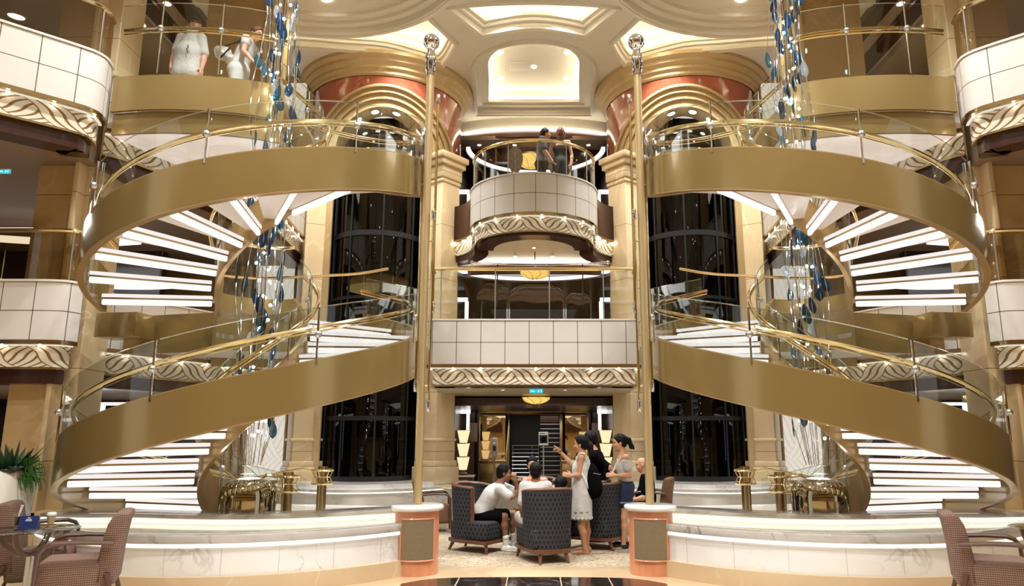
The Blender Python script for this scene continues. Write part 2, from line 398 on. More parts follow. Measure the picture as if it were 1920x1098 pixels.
# ================================================================ balconies
def balcony(name, label, pl, deck, mir=1, rail=1.14, wing=None, glass=True, spots=.5, posts=1.2, cat='balcony', glass_mat='glass', lip=.185, du=0):
    o = pl[len(pl)//2]
    t = thing(name, label, cat, (o[0]*mir, o[1], deck))
    def mk(): return MB(mir)
    g = mk(); g.strip(pl, deck-.40, deck+.40, .05, vb=deck-.4, u0=du); g.build('panel_front', 'panel', t, smooth=30)
    g = mk(); g.strip(offs(pl, -.02), deck+.40, deck+.43, .12); g.build('cap_rail', 'cap', t)
    g = mk(); g.strip(offs(pl, -.01), deck-.455, deck-.40, .16); g.build('brass_ledge', 'brassdark', t)
    g = mk(); g.strip(offs(pl, .10), deck-.76, deck-.455, .05, vb=deck-.76); g.build('wave_frieze', 'frieze', t)
    g = mk(); g.strip(offs(pl, .09), deck-.785, deck-.755, .2); g.build('frieze_trim', 'brassdark', t)
    g = mk(); g.strip(offs(pl, .055), deck-.468, deck-.456, .035); g.build('ledge_glow_strip', 'ledgefill', t)  # continuous glow strip added to brighten the frieze below the ledge
    g = mk(); g.strip(offs(pl, .16), deck-.785-lip, deck-.785, .35); g.build('soffit_lip', 'mahogany', t)
    if glass:
        g = mk(); g.strip(offs(pl, .05), deck+.43, deck+rail-.02, .014); g.build('glass_panel', glass_mat, t)
        g = mk(); g.tube([(p[0], p[1], deck+rail) for p in offs(pl, .06)], .035, 8); g.build('handrail', 'brass', t)
    q = offs(pl, .05); acc = 0; nxt = spots/2; npost = posts/2
    for i in range(1, len(q)):
        a, b = Vector(q[i-1]), Vector(q[i]); seg = (b-a).length
        while acc+seg > nxt:
            p = a.lerp(b, (nxt-acc)/seg); g = mk(); g.ell((p.x, p.y, deck-.475), (.02, .02, .015), 8, 5); g.build('spotlight', 'spot', t); nxt += spots
        while glass and acc+seg > npost:
            p = a.lerp(b, (npost-acc)/seg); g = mk(); g.tube([(p.x, p.y, deck+.4), (p.x, p.y, deck+rail)], .012, 6); g.build('post', 'steel', t); npost += posts
        acc += seg
    return t
c2 = [(-1.96, 13.4), (-1.94, 13.12)]+[(-1.86+3.72*i/12, 13.0) for i in range(13)]+[(1.94, 13.12), (1.96, 13.4)]
balcony('balcony', 'wide cream panelled bridge balcony between the two polished poles, second deck', c2, DK2, 1, 1.38, posts=1.0, lip=.012)
bul = arc(0, 15.1, 1.38, 180, 360, 28)
balcony('balcony', 'round bulging cream balcony with curved glass and brass rail high in the middle', bul, DK3, 1, 1.14, posts=.62, lip=.05)
for mir, sd in SIDES:
    w = [(-2.25, 15.95), (-2.0, 15.92), (-1.7, 15.75), (-1.5, 15.45), (-1.40, 15.12)]
    w = dens(w, .08)
    t = thing('balcony_wing', f'brown curved wing wall with wave frieze on the {sd} of the round balcony', 'balcony wing', (-1.8*mir, 15.7, DK3))
    g = MB(mir); g.strip(offs(w, .03), DK3-.40, DK3+.40, .05); g.build('panel_front', 'walnutpanel' if 'walnutpanel' in M else 'mahogany', t)
    g = MB(mir); g.strip(offs(w, .06), DK3-.76, DK3-.42, .05, vb=DK3-.76); g.build('wave_frieze', 'frieze', t)
    g = MB(mir); g.strip(offs(w, .02), DK3-.455, DK3-.40, .12); g.build('brass_ledge', 'brassdark', t)
    g = MB(mir); g.strip(offs(w, .12), DK3-.90, DK3-.76, .3); g.build('soffit_lip', 'mahogany', t)
    for k in (2, 5, 8, 11):
        if k < len(w): g = MB(mir); g.ell((w[k][0]+.04, w[k][1]-.02, DK3-.475), (.025, .025, .02), 8, 5); g.build('spotlight', 'spot', t)
    n2 = dens([(-9.4, 9.75), (-8.2, 9.62), (-7.2, 9.58), (-6.55, 9.60), (-6.36, 9.68), (-6.29, 9.86)], .1)
    balcony('balcony', f'cream panelled side balcony on the far {sd} edge, second deck, ending at the marble column', n2, DK2, mir, 1.14, glass_mat='tintglass')
    n3 = dens([(-9.0, 6.2), (-7.7, 7.42), (-6.72, 8.37), (-6.15, 8.92), (-6.0, 9.12), (-5.98, 9.3), (-6.06, 9.55)], .1)
    balcony('balcony', f'cream panelled side balcony at the upper {sd} corner, third deck, rounded at the column', n3, DK3, mir, 1.14, glass_mat='tintglass')
    g2 = dens([(-6.52, 10.25), (-6.17, 10.8), (-5.9, 11.5), (-5.6, 12.1), (-5.35, 12.9), (-5.3, 14.2), (-5.35, 16.3)], .15)
    balcony('gallery', f'narrow cream gallery edge with wave frieze behind the {sd} staircase, second deck', g2, DK2, mir, 1.14, glass=False, cat='gallery')
    g3 = dens([(-6.18, 9.75), (-5.98, 9.95), (-5.72, 10.5), (-5.40, 11.2), (-5.1, 12.0), (-5.0, 13.4), (-5.2, 16.3)], .15)
    balcony('gallery', f'narrow cream gallery edge with wave frieze behind the {sd} staircase, third deck', g3, DK3, mir, 1.14, glass=False, cat='gallery')
    # gallery decks: floor slab and the ceiling panel under it
    for nm, deck, inner in (('second', DK2, offs(n2, .3)+offs(g2, .3)), ('third', DK3, offs(n3, .3)+offs(g3, .3))):
        poly = inner+[(-12, 16.3), (-12, inner[0][1])]
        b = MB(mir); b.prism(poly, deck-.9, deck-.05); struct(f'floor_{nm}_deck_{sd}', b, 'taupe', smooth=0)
# decks of the middle lobby
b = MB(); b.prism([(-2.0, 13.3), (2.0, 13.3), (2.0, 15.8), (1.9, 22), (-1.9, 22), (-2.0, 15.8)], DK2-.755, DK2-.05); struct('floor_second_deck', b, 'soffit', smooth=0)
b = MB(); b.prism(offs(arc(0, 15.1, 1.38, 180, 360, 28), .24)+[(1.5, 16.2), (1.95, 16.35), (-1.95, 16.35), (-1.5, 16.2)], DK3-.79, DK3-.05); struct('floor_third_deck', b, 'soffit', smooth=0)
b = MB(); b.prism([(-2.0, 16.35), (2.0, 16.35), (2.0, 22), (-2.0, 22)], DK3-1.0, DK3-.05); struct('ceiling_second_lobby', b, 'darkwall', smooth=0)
b = MB(); b.strip(dens([(-2.0, 16.45), (-1.0, 16.25), (0, 16.2), (1.0, 16.25), (2.0, 16.45)]), DK3-1.08, DK3-.86, .15); struct('trim_1', b, 'mahogany')
b = MB(); b.prism([(-2.0, 17), (2.0, 17), (2.0, 22), (-2.0, 22)], DK2-.98, DK2-.8); struct('ceiling_first_lobby', b, 'mahogany', smooth=0)

# ================================================================ big columns beside the stairs
for mir, sd in SIDES:
    b = MB(mir); b.box((-6.88, 10.35, 5.4), (.66, .8, 10.8)); b.build('pillar_'+sd, 'column', kind='structure', bevel=.015)
    b = MB(mir); b.box((-6.42, 10.28, 5.4), (.26, .6, 10.8)); b.box((-6.56, 10.05, 5.4), (.07, .5, 10.8)); b.build('pillar_edge_'+sd, 'columnpale', kind='structure', bevel=.012)
    b = MB(mir)
    b.box((-6.75, 10.3, .25), (1.25, 1.1, .5)); b.box((-6.75, 10.3, .56), (1.12, 1.0, .12)); b.build('pillar_base_'+sd, 'columnpale', kind='structure', bevel=.02)

# ================================================================ rotundas with the glass lift
RC, RR, ARZ = (-3.78, 17.35), 1.9, 7.9
def rot_pt(dl, r=RR):
    a = R(281+dl); return (RC[0]+r*math.cos(a), RC[1]+r*math.sin(a))
for mir, sd in SIDES:
    wl = MB(mir); rd = MB(mir)
    def arch(d, r): return ARZ+math.sqrt(max(0, r*r-d*d)) if abs(d) < r else ARZ
    ds = [-95+2.5*i for i in range(77)]
    for a, b_ in zip(ds[:-1], ds[1:]):
        pa, pb = rot_pt(a), rot_pt(b_); da, db = RR*math.sin(R(a)), RR*math.sin(R(b_))
        if abs(a) > 90 or abs(b_) > 90: da = db = 9
        m_ = abs((da+db)/2)
        oa, ob = (max(arch(da, 1.68), 7.95), max(arch(db, 1.68), 7.95))
        ia, ib = (arch(da, 1.1), arch(db, 1.1)) if m_ < 1.1 else (PLAT, PLAT)
        wl.add([(pa[0], pa[1], ia), (pb[0], pb[1], ib), (pb[0], pb[1], ob), (pa[0], pa[1], oa)], [(0, 1, 2, 3)])
        rd.add([(pa[0], pa[1], oa), (pb[0], pb[1], ob), (pb[0], pb[1], 9.88), (pa[0], pa[1], 9.88)], [(0, 1, 2, 3)])
    struct('wall_rotunda_'+sd, wl, 'limestone'); struct('wall_rotunda_band_'+sd, rd, 'redmarble')
    cn = MB(mir); cn.lathe([(RR+.02, 9.80), (RR+.05, 9.84), (RR+.05, 9.90), (RR+.11, 9.96), (RR+.11, 10.02), (RR+.19, 10.10), (RR+.20, 10.16), (RR+.29, 10.22), (RR+.30, 10.31), (RR, 10.31)], (RC[0], RC[1], 0), 56, R(281-98), R(281+98), caps=False)
    struct('cornice_'+sd, cn, 'limestone', smooth=25)
    tr = MB(mir)
    for r, w in ((1.13, .05), (1.33, .035), (1.50, .04), (1.66, .06)):
        pts = []
        for i in range(41):
            th = PI*i/40; d = r*math.cos(th); z = ARZ+r*math.sin(th); dl = math.degrees(math.asin(max(-1, min(1, d/RR)))); q = rot_pt(dl, RR+.02); pts.append((q[0], q[1], z))
        tr.tube(pts, w, 8, flat=(1, .6))
    struct('trim_arch_'+sd, tr, 'limestone')
    al = MB(mir)
    for i in range(24):
        t0, t1 = PI*i/24, PI*(i+1)/24
        def ap(th, r, k):
            d = r*math.cos(th); q = rot_pt(math.degrees(math.asin(d/RR)), RR-k); return (q[0], q[1], ARZ+r*math.sin(th))
        al.add([ap(t0, 1.1, 0), ap(t1, 1.1, 0), ap(t1, 1.1, .45), ap(t0, 1.1, .45)], [(0, 1, 2, 3)])
    struct('trim_reveal_'+sd, al, 'columnpale')
    # pilasters
    for k, (px, py, rz, w) in enumerate(((-2.12, 15.95, -38, .56), (-4.98, 15.9, 30, .60))):
        b = MB(mir); b.box((px, py, 4.0), (w, w, 7.0), R(rz)); b.build(f'pillar_lift_{sd}', 'columnpale', kind='structure', bevel=.03)
        b = MB(mir)
        for z, h_, e in ((PLAT+.18, .36, .16), (PLAT+.42, .12, .10), (PLAT+.92, .06, .07), (7.30, .08, .05), (7.52, .30, .08), (7.74, .14, .20), (7.88, .14, .30)):
            b.box((px, py, z), (w+e, w+e, h_), R(rz))
        b.build(f'pillar_lift_moulding_{sd}', 'columnpale', kind='structure', bevel=.02)
    # platform under the lift
    el_ = [(-3.55+2.0*math.cos(R(a)), 16.6+2.45*math.sin(R(a))) for a in range(150, 395, 5)]
    b = MB(mir); b.prism(el_, 0, PLAT-.07); struct('trim_platform_'+sd, b, 'white_marble')
    b = MB(mir); b.prism([(-3.55+2.06*math.cos(R(a)), 16.6+2.52*math.sin(R(a))) for a in range(150, 395, 5)], PLAT-.05, PLAT); struct('trim_platform_top_'+sd, b, 'white_marble')
    b = MB(mir); b.prism([(-3.55+1.75*math.cos(R(a)), 16.6+2.12*math.sin(R(a))) for a in range(150, 395, 5)], PLAT, PLAT+.07); struct('trim_platform_step_'+sd, b, 'white_marble')
    b = MB(mir); b.strip([(-3.55+2.01*math.cos(R(a)), 16.6+2.46*math.sin(R(a))) for a in range(150, 395, 5)], PLAT-.075, PLAT-.05, .03)
    lp = thing('led_strip', f'glowing strip under the lip of the marble lift platform, {sd} side', 'light strip', (-3.55*mir, 14.1, PLAT-.07)); b.build('diffuser', 'poolglow', lp)
    b = MB(mir); b.lathe([(1.5, PLAT), (1.5, 9.4), (0, 9.45)], (-3.66, 17.0, 0), 32, R(0), R(180), caps=False); struct('wall_shaft_'+sd, b, 'darkwall')
    # lift
    EC = (-3.62, 16.42); er = 1.04
    t = thing('elevator', f'dark glass panoramic elevator tube in the {sd} rotunda arch', 'elevator', (EC[0]*mir, EC[1], PLAT+.07))
    g = MB(mir); g.lathe([(er, PLAT+.07), (er, 7.9)]+[(er*math.cos(R(a)), 7.9+1.02*math.sin(R(a))) for a in range(10, 91, 10)], (EC[0], EC[1], 0), 48, caps=False); g.build('glass_tube', 'darkglass', t)
    for z, h_ in ((PLAT+.12, .1), (1.95, .09), (2.9, .12), (4.55, .07), (6.0, .12)):
        g = MB(mir); g.lathe([(er+.01, z-h_/2), (er+.025, z-h_/2), (er+.025, z+h_/2), (er+.01, z+h_/2)], (EC[0], EC[1], 0), 48, caps=False); g.build('ring_frame', 'black', t)
    for a in (205, 245, 285, 325):
        g = MB(mir); x, y = EC[0]+(er+.01)*math.cos(R(a)), EC[1]+(er+.01)*math.sin(R(a)); g.box((x, y, 4.3), (.035, .035, 7.3), R(a)); g.build('mullion', 'black', t)
    g = MB(mir); g.lathe([(.3, PLAT+.1), (.3, 8.4)], (EC[0]-.1, EC[1]+.5, 0), 16); g.build('core', 'black', t)
    g = MB(mir); g.lathe([(er+.03, 7.9-.02+0)]+[(er*math.cos(R(a))+.03, 7.9+1.05*math.sin(R(a))) for a in (0, 5)], (EC[0], EC[1], 0), 48, caps=False); g.build('crown_ring', 'chrome', t)
    if mir == 1:
        g = MB(mir)
        g.lathe([(.5, 4.95), (.88, 5.12), (.9, 5.3), (.9, 5.32)], (EC[0], EC[1], 0), 32); cab = g.build('car', 'goldpale', t)
        g = MB(mir); g.lathe([(.82, 5.34), (.82, 5.46), (.9, 5.48), (.9, 7.6), (.3, 7.75)], (EC[0], EC[1], 0), 32); g.build('cabin', 'brassdark', cab)
        g = MB(mir); g.lathe([(.60, 4.90), (.72, 4.90), (.72, 4.93), (.60, 4.93)], (EC[0], EC[1], 0), 32); g.build('light_ring', 'amber', cab)

# ================================================================ back walls
for mir, sd in SIDES:
    b = MB(mir); b.box((-7.4, 16.6, 5.2), (4.6, .3, 10.4)); struct('wall_back_'+sd, b, 'tan', smooth=0)
    for x, w in ((-5.42, .1), (-5.25, .1), (-6.62, .12), (-6.82, .12)):
        b = MB(mir); b.tube([(x, 16.42, 0), (x, 16.42, 10.3)], w/2, 10); struct('trim_flute_'+sd, b, 'columnpale')
    t = thing('relief_panel', f'tall white wave relief wall panel behind the {sd} hanging glass sculpture', 'wall panel', (-6.0*mir, 16.4, .6))
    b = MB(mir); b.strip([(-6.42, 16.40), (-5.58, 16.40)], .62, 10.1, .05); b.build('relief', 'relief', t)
    b = MB(mir); b.box((-6.46, 16.39, 5.3), (.05, .08, 9.5)); b.box((-5.54, 16.39, 5.3), (.05, .08, 9.5)); b.build('frame', 'brassdark', t, bevel=.005)
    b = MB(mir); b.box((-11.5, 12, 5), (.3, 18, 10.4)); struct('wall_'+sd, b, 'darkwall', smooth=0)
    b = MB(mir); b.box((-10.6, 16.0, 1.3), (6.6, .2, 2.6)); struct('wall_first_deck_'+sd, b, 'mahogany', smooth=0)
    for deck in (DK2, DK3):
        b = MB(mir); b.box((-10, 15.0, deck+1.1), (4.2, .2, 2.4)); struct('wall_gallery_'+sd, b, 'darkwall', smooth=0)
    # middle lobby side walls
    b = MB(mir); b.box((-2.10, 19.75, 5.0), (.2, 4.7, 10)); struct('wall_lobby_'+sd, b, 'mahogany', smooth=0)
b = MB(); b.box((0, 22.2, 5.0), (5, .3, 10)); struct('wall_back', b, 'mahogany', smooth=0)

lp = thing('led_strip', 'thin warm strip along the cream soffit edge under the round balcony', 'light strip', (0, 16.15, DK3-.86)); b = MB(); b.strip(dens([(-1.9, 16.30), (-1.0, 16.16), (0, 16.11), (1.0, 16.16), (1.9, 16.30)]), DK3-.86, DK3-.81, .03); b.build('diffuser', 'cove', lp)
for mir, sd in SIDES:
    b = MB(mir); b.box((-5.65, 12.95, (DK3+CEIL)/2), (1.55, .2, CEIL-DK3)); struct('wall_landing_'+sd, b, 'tan', smooth=0)
    for x in (-4.98, -5.10, -5.22): b = MB(mir); b.tube([(x, 12.83, DK3), (x, 12.83, CEIL)], .05, 10); struct('trim_flute_'+sd, b, 'columnpale')
b = MB(); b.box((0, -7, 5.15), (34, .3, 10.3)); struct('wall_front', b, 'tan', smooth=0)
for z in (2.2, 5.3): b = MB(); b.box((0, -6.7, z), (34, .4, .9)); struct('trim_front', b, 'mahogany', smooth=0)
# ================================================================ ceiling with coffers
def curve_plate(name, outer, holes, z, th, mat):
    """flat slab with shaped openings and their reveals"""
    from mathutils.geometry import tessellate_polygon
    loops = [outer]+holes; pts = [p for l in loops for p in l]; n = len(pts)
    tri = tessellate_polygon([[Vector((p[0], p[1], 0)) for p in l] for l in loops])
    vs = [(p[0], p[1], z) for p in pts]+[(p[0], p[1], z+th) for p in pts]; fs = []
    for t in tri:
        a, b, c = [Vector(pts[i]) for i in t]; t = t if (b-a).cross(c-a) > 0 else t[::-1]
        fs += [tuple(reversed(t)), tuple(i+n for i in t)]
    o = 0
    for l in loops:
        k = len(l)
        for i in range(k): j = (i+1) % k; fs.append((o+i, o+j, o+j+n, o+i+n))
        o += k
    g = MB(); g.add(vs, fs); return g.build(name, mat, kind='structure', smooth=0)
def shrink(pl, d):
    """the closed outline pl moved outwards by d (inwards when negative)"""
    n = len(pl); ar = sum(pl[i][0]*pl[(i+1) % n][1]-pl[(i+1) % n][0]*pl[i][1] for i in range(n)); sg = 1 if ar > 0 else -1; out = []
    for i in range(n):
        p, a, b = Vector(pl[i]), Vector(pl[i-1]), Vector(pl[(i+1) % n])
        t1, t2 = (p-a).normalized(), (b-p).normalized(); n1, n2 = Vector((t1.y, -t1.x)), Vector((t2.y, -t2.x)); m = (n1+n2)
        m = m.normalized() if m.length > 1e-6 else n1; k = max(.62, m.dot(n1)); out.append(tuple(p+m*sg*d/k))
    return out
cc = [(-1.23, 18.3)]+[(1.23*math.cos(R(a)), 16.35+1.22*math.sin(R(a))) for a in range(180, 361, 10)]+[(1.23, 18.3)]
cc = [(-1.23, 18.2), (-1.16, 17.2)]+[(1.12*math.cos(R(a)), 16.25+1.12*math.sin(R(a))) for a in range(180, 361, 10)]+[(1.16, 17.2), (1.23, 18.2)]
fan = [(-1.06, 14.3)]+[(-1.06+2.12*i/10, 14.3-.25*math.sin(PI*i/10)*1) for i in range(1, 10)]+[(1.06, 14.3)]+[(1.5-3.0*i/12, 13.62-.12*math.sin(PI*i/12)) for i in range(13)]
DC, DR = (-4.35, 11.25), 3.2
def circ(c, r, n=56): return [(c[0]+r*math.cos(2*PI*i/n), c[1]+r*math.sin(2*PI*i/n)) for i in range(n)]
def crescent():
    """cove that follows the dome on its lobby side and widens at both ends"""
    inn = [(DC[0]+3.48*math.cos(R(a)), DC[1]+3.48*math.sin(R(a))) for a in range(54, 127, 6)]
    out = [(-6.55, 14.75), (-5.2, 14.85), (-4.3, 15.0), (-3.4, 15.15), (-2.55, 15.62), (-2.28, 15.72), (-1.92, 14.9)]
    return inn+dens(out, .25)
cr = crescent(); mirr = lambda pl: [(-x, y) for x, y in pl]
holes1 = [shrink(cc, .30), shrink(fan, .16), circ(DC, DR), circ((-DC[0], DC[1]), DR), shrink(cr, .10), mirr(shrink(cr, .10))]
edge = [(-8.6, -6), (8.6, -6), (8.6, 16.6), (2.3, 16.6), (2.2, 19.2)]+[(2.2-4.4*i/10, 19.2-.42*math.sin(PI*i/10)) for i in range(1, 10)]+[(-2.2, 19.2), (-2.3, 16.6), (-8.6, 16.6)]
curve_plate('ceiling', edge, holes1, CEIL, .10, 'ceil')
curve_plate('ceiling_step', edge, [shrink(cc, .15), shrink(fan, .08), circ(DC, DR-.14), circ((-DC[0], DC[1]), DR-.14), shrink(cr, .05), mirr(shrink(cr, .05))], CEIL+.10, .08, 'ceilmould')
curve_plate('ceiling_inner_step', edge, [cc, fan, circ(DC, DR-.32), circ((-DC[0], DC[1]), DR-.32), cr, mirr(cr)], CEIL+.18, .09, 'ceil')
b = MB(); b.box((0, 6.5, CEIL+.62), (17.2, 25, .1)); struct('ceiling_top', b, 'ceil', smooth=0)
for c_ in (DC, (-DC[0], DC[1])):
    nm = 'left' if c_[0] < 0 else 'right'
    b = MB(); b.lathe([(DR-.30, CEIL+.26), (DR-.45, CEIL+.36), (1.9, CEIL+.42), (1.9, CEIL+.36), (1.75, CEIL+.36), (1.75, CEIL+.44), (0, CEIL+.46)], (c_[0], c_[1], 0), 64, caps=False); struct('ceiling_dome_'+nm, b, 'ceil', smooth=20)
for nm, pl, w, gap in (('coffer', cc, .12, .30), ('fan', fan, .10, .16), ('crescent_left', cr, .12, .10), ('crescent_right', mirr(cr), .12, .10), ('dome_left', circ(DC, DR), .16, .0), ('dome_right', circ((-DC[0], DC[1]), DR), .16, .0)):
    for k_, (w_, z_) in enumerate(((w, .06), (w*.5, .085))):
        q = shrink(pl, gap+(.0 if k_ == 0 else w*.3)); ar_ = sum(q[i-1][0]*q[i][1]-q[i][0]*q[i-1][1] for i in range(len(q)))
        dz_ = .012 if nm.startswith('cres') else .006 if nm == 'fan' else 0
        b = MB(); b.strip(q, CEIL-z_+dz_, CEIL+.01, -w_ if ar_ > 0 else w_, closed=True); struct('trim_ceiling_'+nm, b, 'ceilmould', smooth=20)
def cove(pl, label, w=.03):
    b = MB(); b.strip(shrink(pl, .15), CEIL+.26, CEIL+.58, .02, closed=True); struct('ceiling_recess_wall', b, 'ceil', smooth=0)
    b = MB(); q = shrink(pl, .10); q = q+[q[0]]; b.strip(q, CEIL+.29, CEIL+.33, .03)
    t = thing('cove_light', label, 'cove light', (pl[0][0], pl[0][1], CEIL+.28)); b.build('led_strip', 'cove', t)
cove(cc, 'warm light strip hidden round the arched ceiling coffer in the middle')
cove(fan, 'warm light strip hidden round the fan shaped ceiling coffer')
cove(cr, 'warm light strip in the crescent ceiling cove above the left stairs'); cove(mirr(cr), 'warm light strip in the crescent ceiling cove above the right stairs')
hv = MB(); hv.box((-.02, 15.6, CEIL+.55), (.62, .42, .03)); hv.box((-.35, 17.0, CEIL+.56), (.52, .45, .02)); hv.build('ceiling_hatch', 'ceilmould', kind='structure', bevel=.01)
# lobby-side lip of the ceiling and the dark ceilings of the third deck lobby
b = MB(); b.strip(dens([(-2.3, 19.2), (-1.2, 18.88), (0, 18.78), (1.2, 18.88), (2.3, 19.2)]), CEIL-.35, CEIL, .12); struct('trim_2', b, 'ceilmould')
b = MB(); b.strip(dens([(-2.3, 19.23), (-1.2, 18.92), (0, 18.82), (1.2, 18.92), (2.3, 19.23)]), CEIL-.56, CEIL-.36, .2); struct('trim_3', b, 'mahogany')
lp = thing('led_strip', 'thin warm strip under the ceiling edge above the round balcony', 'light strip', (0, 18.6, CEIL-.37)); b = MB(); b.strip(dens([(-2.2, 19.14), (-1.2, 18.84), (0, 18.74), (1.2, 18.84), (2.2, 19.14)]), CEIL-.385, CEIL-.35, .05); b.build('diffuser', 'cove', lp)
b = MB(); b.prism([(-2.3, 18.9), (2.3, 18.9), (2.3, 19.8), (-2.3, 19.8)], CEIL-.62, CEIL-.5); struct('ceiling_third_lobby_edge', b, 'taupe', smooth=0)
b = MB(); b.strip(dens([(-2.3, 19.75), (-1.2, 19.5), (0, 19.4), (1.2, 19.5), (2.3, 19.75)]), CEIL-1.05, CEIL-.60, .2); struct('trim_5', b, 'mahogany')
b = MB(); b.prism([(-2.3, 19.75), (2.3, 19.75), (2.3, 22.2), (-2.3, 22.2)], CEIL-1.05, CEIL-.9); struct('ceiling_third_lobby', b, 'darkwall', smooth=0)
# timber beams and outer ceilings over the side galleries
for mir, sd in SIDES:
    for x in (-7.12, -7.85):
        b = MB(mir); b.box((x, 10, CEIL-.06), (.36, 13.2, .2)); struct('trim_beam_'+sd, b, 'mahogany', smooth=0)
    b = MB(mir); b.box((-10.4, 6.5, CEIL-.05), (4.3, 25, .2)); struct('ceiling_gallery_'+sd, b, 'soffit', smooth=0)
    b = MB(mir); b.box((-7.49, 9.9, CEIL-.01), (.4, 13, .06)); struct('ceiling_gallery_strip_'+sd, b, 'soffit', smooth=0)
def downlight(x, y, z, r, label, mir=1):
    t = thing('ceiling_light', label, 'ceiling light', (x*mir, y, z)); b = MB(mir); b.lathe([(r, z), (r*1.22, z-.012), (r*1.22, z+.01)], (x, y, 0), 20, caps=False); b.build('rim', 'cap', t)
    b = MB(mir); b.lathe([(0, z-.004), (r, z-.004)], (x, y, 0), 20, caps=False); b.build('lens', 'lamp', t)
    return t
for mir, sd in SIDES:
    downlight(-4.40, 13.75, CEIL+.33, .085, f'bright downlight inside the round ceiling dome on the {sd}', mir)
    downlight(-2.78, 14.75, CEIL+.545, .085, f'bright downlight in the crescent ceiling cove on the {sd}', mir)
    downlight(-.76, 13.92, CEIL+.545, .085, f'bright downlight on the {sd} of the fan shaped coffer', mir)
    downlight(-.82, 16.3, CEIL+.545, .05, f'small downlight near the {sd} rim of the arched coffer', mir)
    downlight(-.85, 17.6, CEIL+.545, .05, f'small downlight at the lobby end of the arched coffer, {sd} side', mir)
    for k, (x, y) in enumerate(((-7.5, 13.3), (-7.5, 14.2), (-8.33, 13.9))):
        downlight(x, y, CEIL-.165 if x < -8 else CEIL-.05, .07, f"{('first','second','third')[k]} small downlight beside the timber ceiling beams on the {sd}, counted towards the lobby", mir)
for k, x in enumerate((-1.55, -.55, 1.55)): downlight(x, 19.25, CEIL-.625, .05, ('left', 'middle', 'right')[k]+' small downlight in the taupe band over the round balcony')
for x, y, l in ((0, 15.0, 'front'), (-.42, 15.75, 'rear left'), (.42, 15.75, 'rear right')): downlight(x, y, DK3-.80, .035, l+' small downlight in the cream soffit under the round balcony')
for x in (-.62, .62): downlight(x, 14.4, DK2-.765, .035, ('left' if x < 0 else 'right')+' small downlight under the bridge balcony beside the exit sign')
downlight(0, 17.0, CEIL+.545, .05, 'small downlight in the middle of the arched coffer')

for mir, sd in SIDES:
    for k, (x, y) in enumerate(((-3.0, 8.0), (-6.0, 6.5), (-1.5, 4.0), (-5, 2.0))): downlight(x, y, CEIL-.012, .12, f"{('first', 'second', 'third', 'fourth')[k]} added out of view downlight before the {sd} pool", mir)  # fixtures added out of view to go with the fill spots
# bright lights in the arch reveals over the lifts
for mir, sd in SIDES:
    for k, th in enumerate((128, 104, 76, 40)):
        d = 1.07*math.cos(R(th)); q = rot_pt(math.degrees(math.asin(d/RR)), RR-.12); z = ARZ+1.07*math.sin(R(th)); nrm = Vector((-math.cos(R(th)), 0, -math.sin(R(th))))
        t = thing('arch_light', f"{('first', 'second', 'third', 'fourth')[k]} round light in the arch over the {sd} lift, counted from the wall relief", 'ceiling light', (q[0]*mir, q[1], z))
        g = MB(mir); rot = nrm.to_track_quat('Z', 'Y').to_matrix(); g.ell((q[0], q[1], z), (.085, .085, .012), 16, 6, rot); g.build('lens', 'lamp', t)
        g = MB(mir); g.ell((q[0]-nrm.x*.01, q[1], z-nrm.z*.01), (.105, .105, .012), 16, 6, rot); g.build('rim', 'cap', t)
M['acrylicbright'] = glow('tread_edge_light', (1.0, .93, .89), .66)
M['fabricpanel'] = plain('taupe_woven_fabric', srgb(134, 116, 88), .85, 0, 0, .15, 40, .3, 300)
M['polepaint'] = plain('champagne_pole', srgb(206, 182, 136), .25, .6, .3, .04)
M['ledgeglow'] = glow('ledge_glow', (1.0, .96, .82), .8)
M['basin'] = stone('glowing_basin_stone', srgb(238, 232, 200), srgb(226, 216, 178), srgb(200, 190, 150), .3, 2.0, .03, None, .2)
_b = [q for q in M['basin'].node_tree.nodes if q.type == 'BSDF_PRINCIPLED'][0]; _b.inputs['Emission Color'].default_value = (1, .95, .78, 1); _b.inputs['Emission Strength'].default_value = .45  # stone floor given its own glow to brighten the water above
M['water'] = thin_glass('still_water', (1, .99, .95), .03)
M['wirechrome'] = plain('fine_wire', (.75, .78, .82), .2, 1.0, 0, .02)
M['sparkle'] = glow('sparkling_led', (.93, .97, 1.0), 60)
M['sparkle2'] = glow('base_light', (.93, .97, 1.0), 5)
M['bellglow'] = glow('base_glow', (1.0, .90, .55), .9)
M['bronze_mirror'] = plain('bronze_mirror', (.42, .36, .22), .06, 1.0, 0, .02)
def soffit_mat():
    m, n, o = nt('backlit_stretch_ceiling'); b = pbsdf(n, o, srgb(240, 230, 220), .4)
    tc = N(n, 'ShaderNodeTexCoord'); ns = N(n, 'ShaderNodeTexNoise', i_Scale=3.0, i_Detail=6.0, i_Distortion=1.0); n.links.new(tc.outputs['Object'], ns.inputs['Vector'])
    n.links.new(mixc(n, ns.outputs[0], srgb(250, 238, 232), srgb(214, 200, 194)), b.inputs['Base Color']); n.links.new(mixc(n, ns.outputs[0], (1, .90, .86), (.78, .70, .67)), b.inputs['Emission Color'])
    b.inputs['Emission Strength'].default_value = .32; return m
def leafmat(name, col, a):
    m, n, o = nt(name); t = N(n, 'ShaderNodeBsdfTransparent'); t.inputs[0].default_value = c4(col)
    g = pbsdf(n, o, tuple(x*.55 for x in col), .06, 0, .6); mx = N(n, 'ShaderNodeMixShader', i_0=a)
    n.links.new(t.outputs[0], mx.inputs[1]); n.links.new(g.outputs[0], mx.inputs[2]); n.links.new(mx.outputs[0], o.inputs[0]); return m
M['soffitlit'] = soffit_mat()
M['blueleaf'] = leafmat('blue_glass', (.02, .085, .19), .72)
M['tealleaf'] = leafmat('teal_glass', (.07, .22, .30), .62)
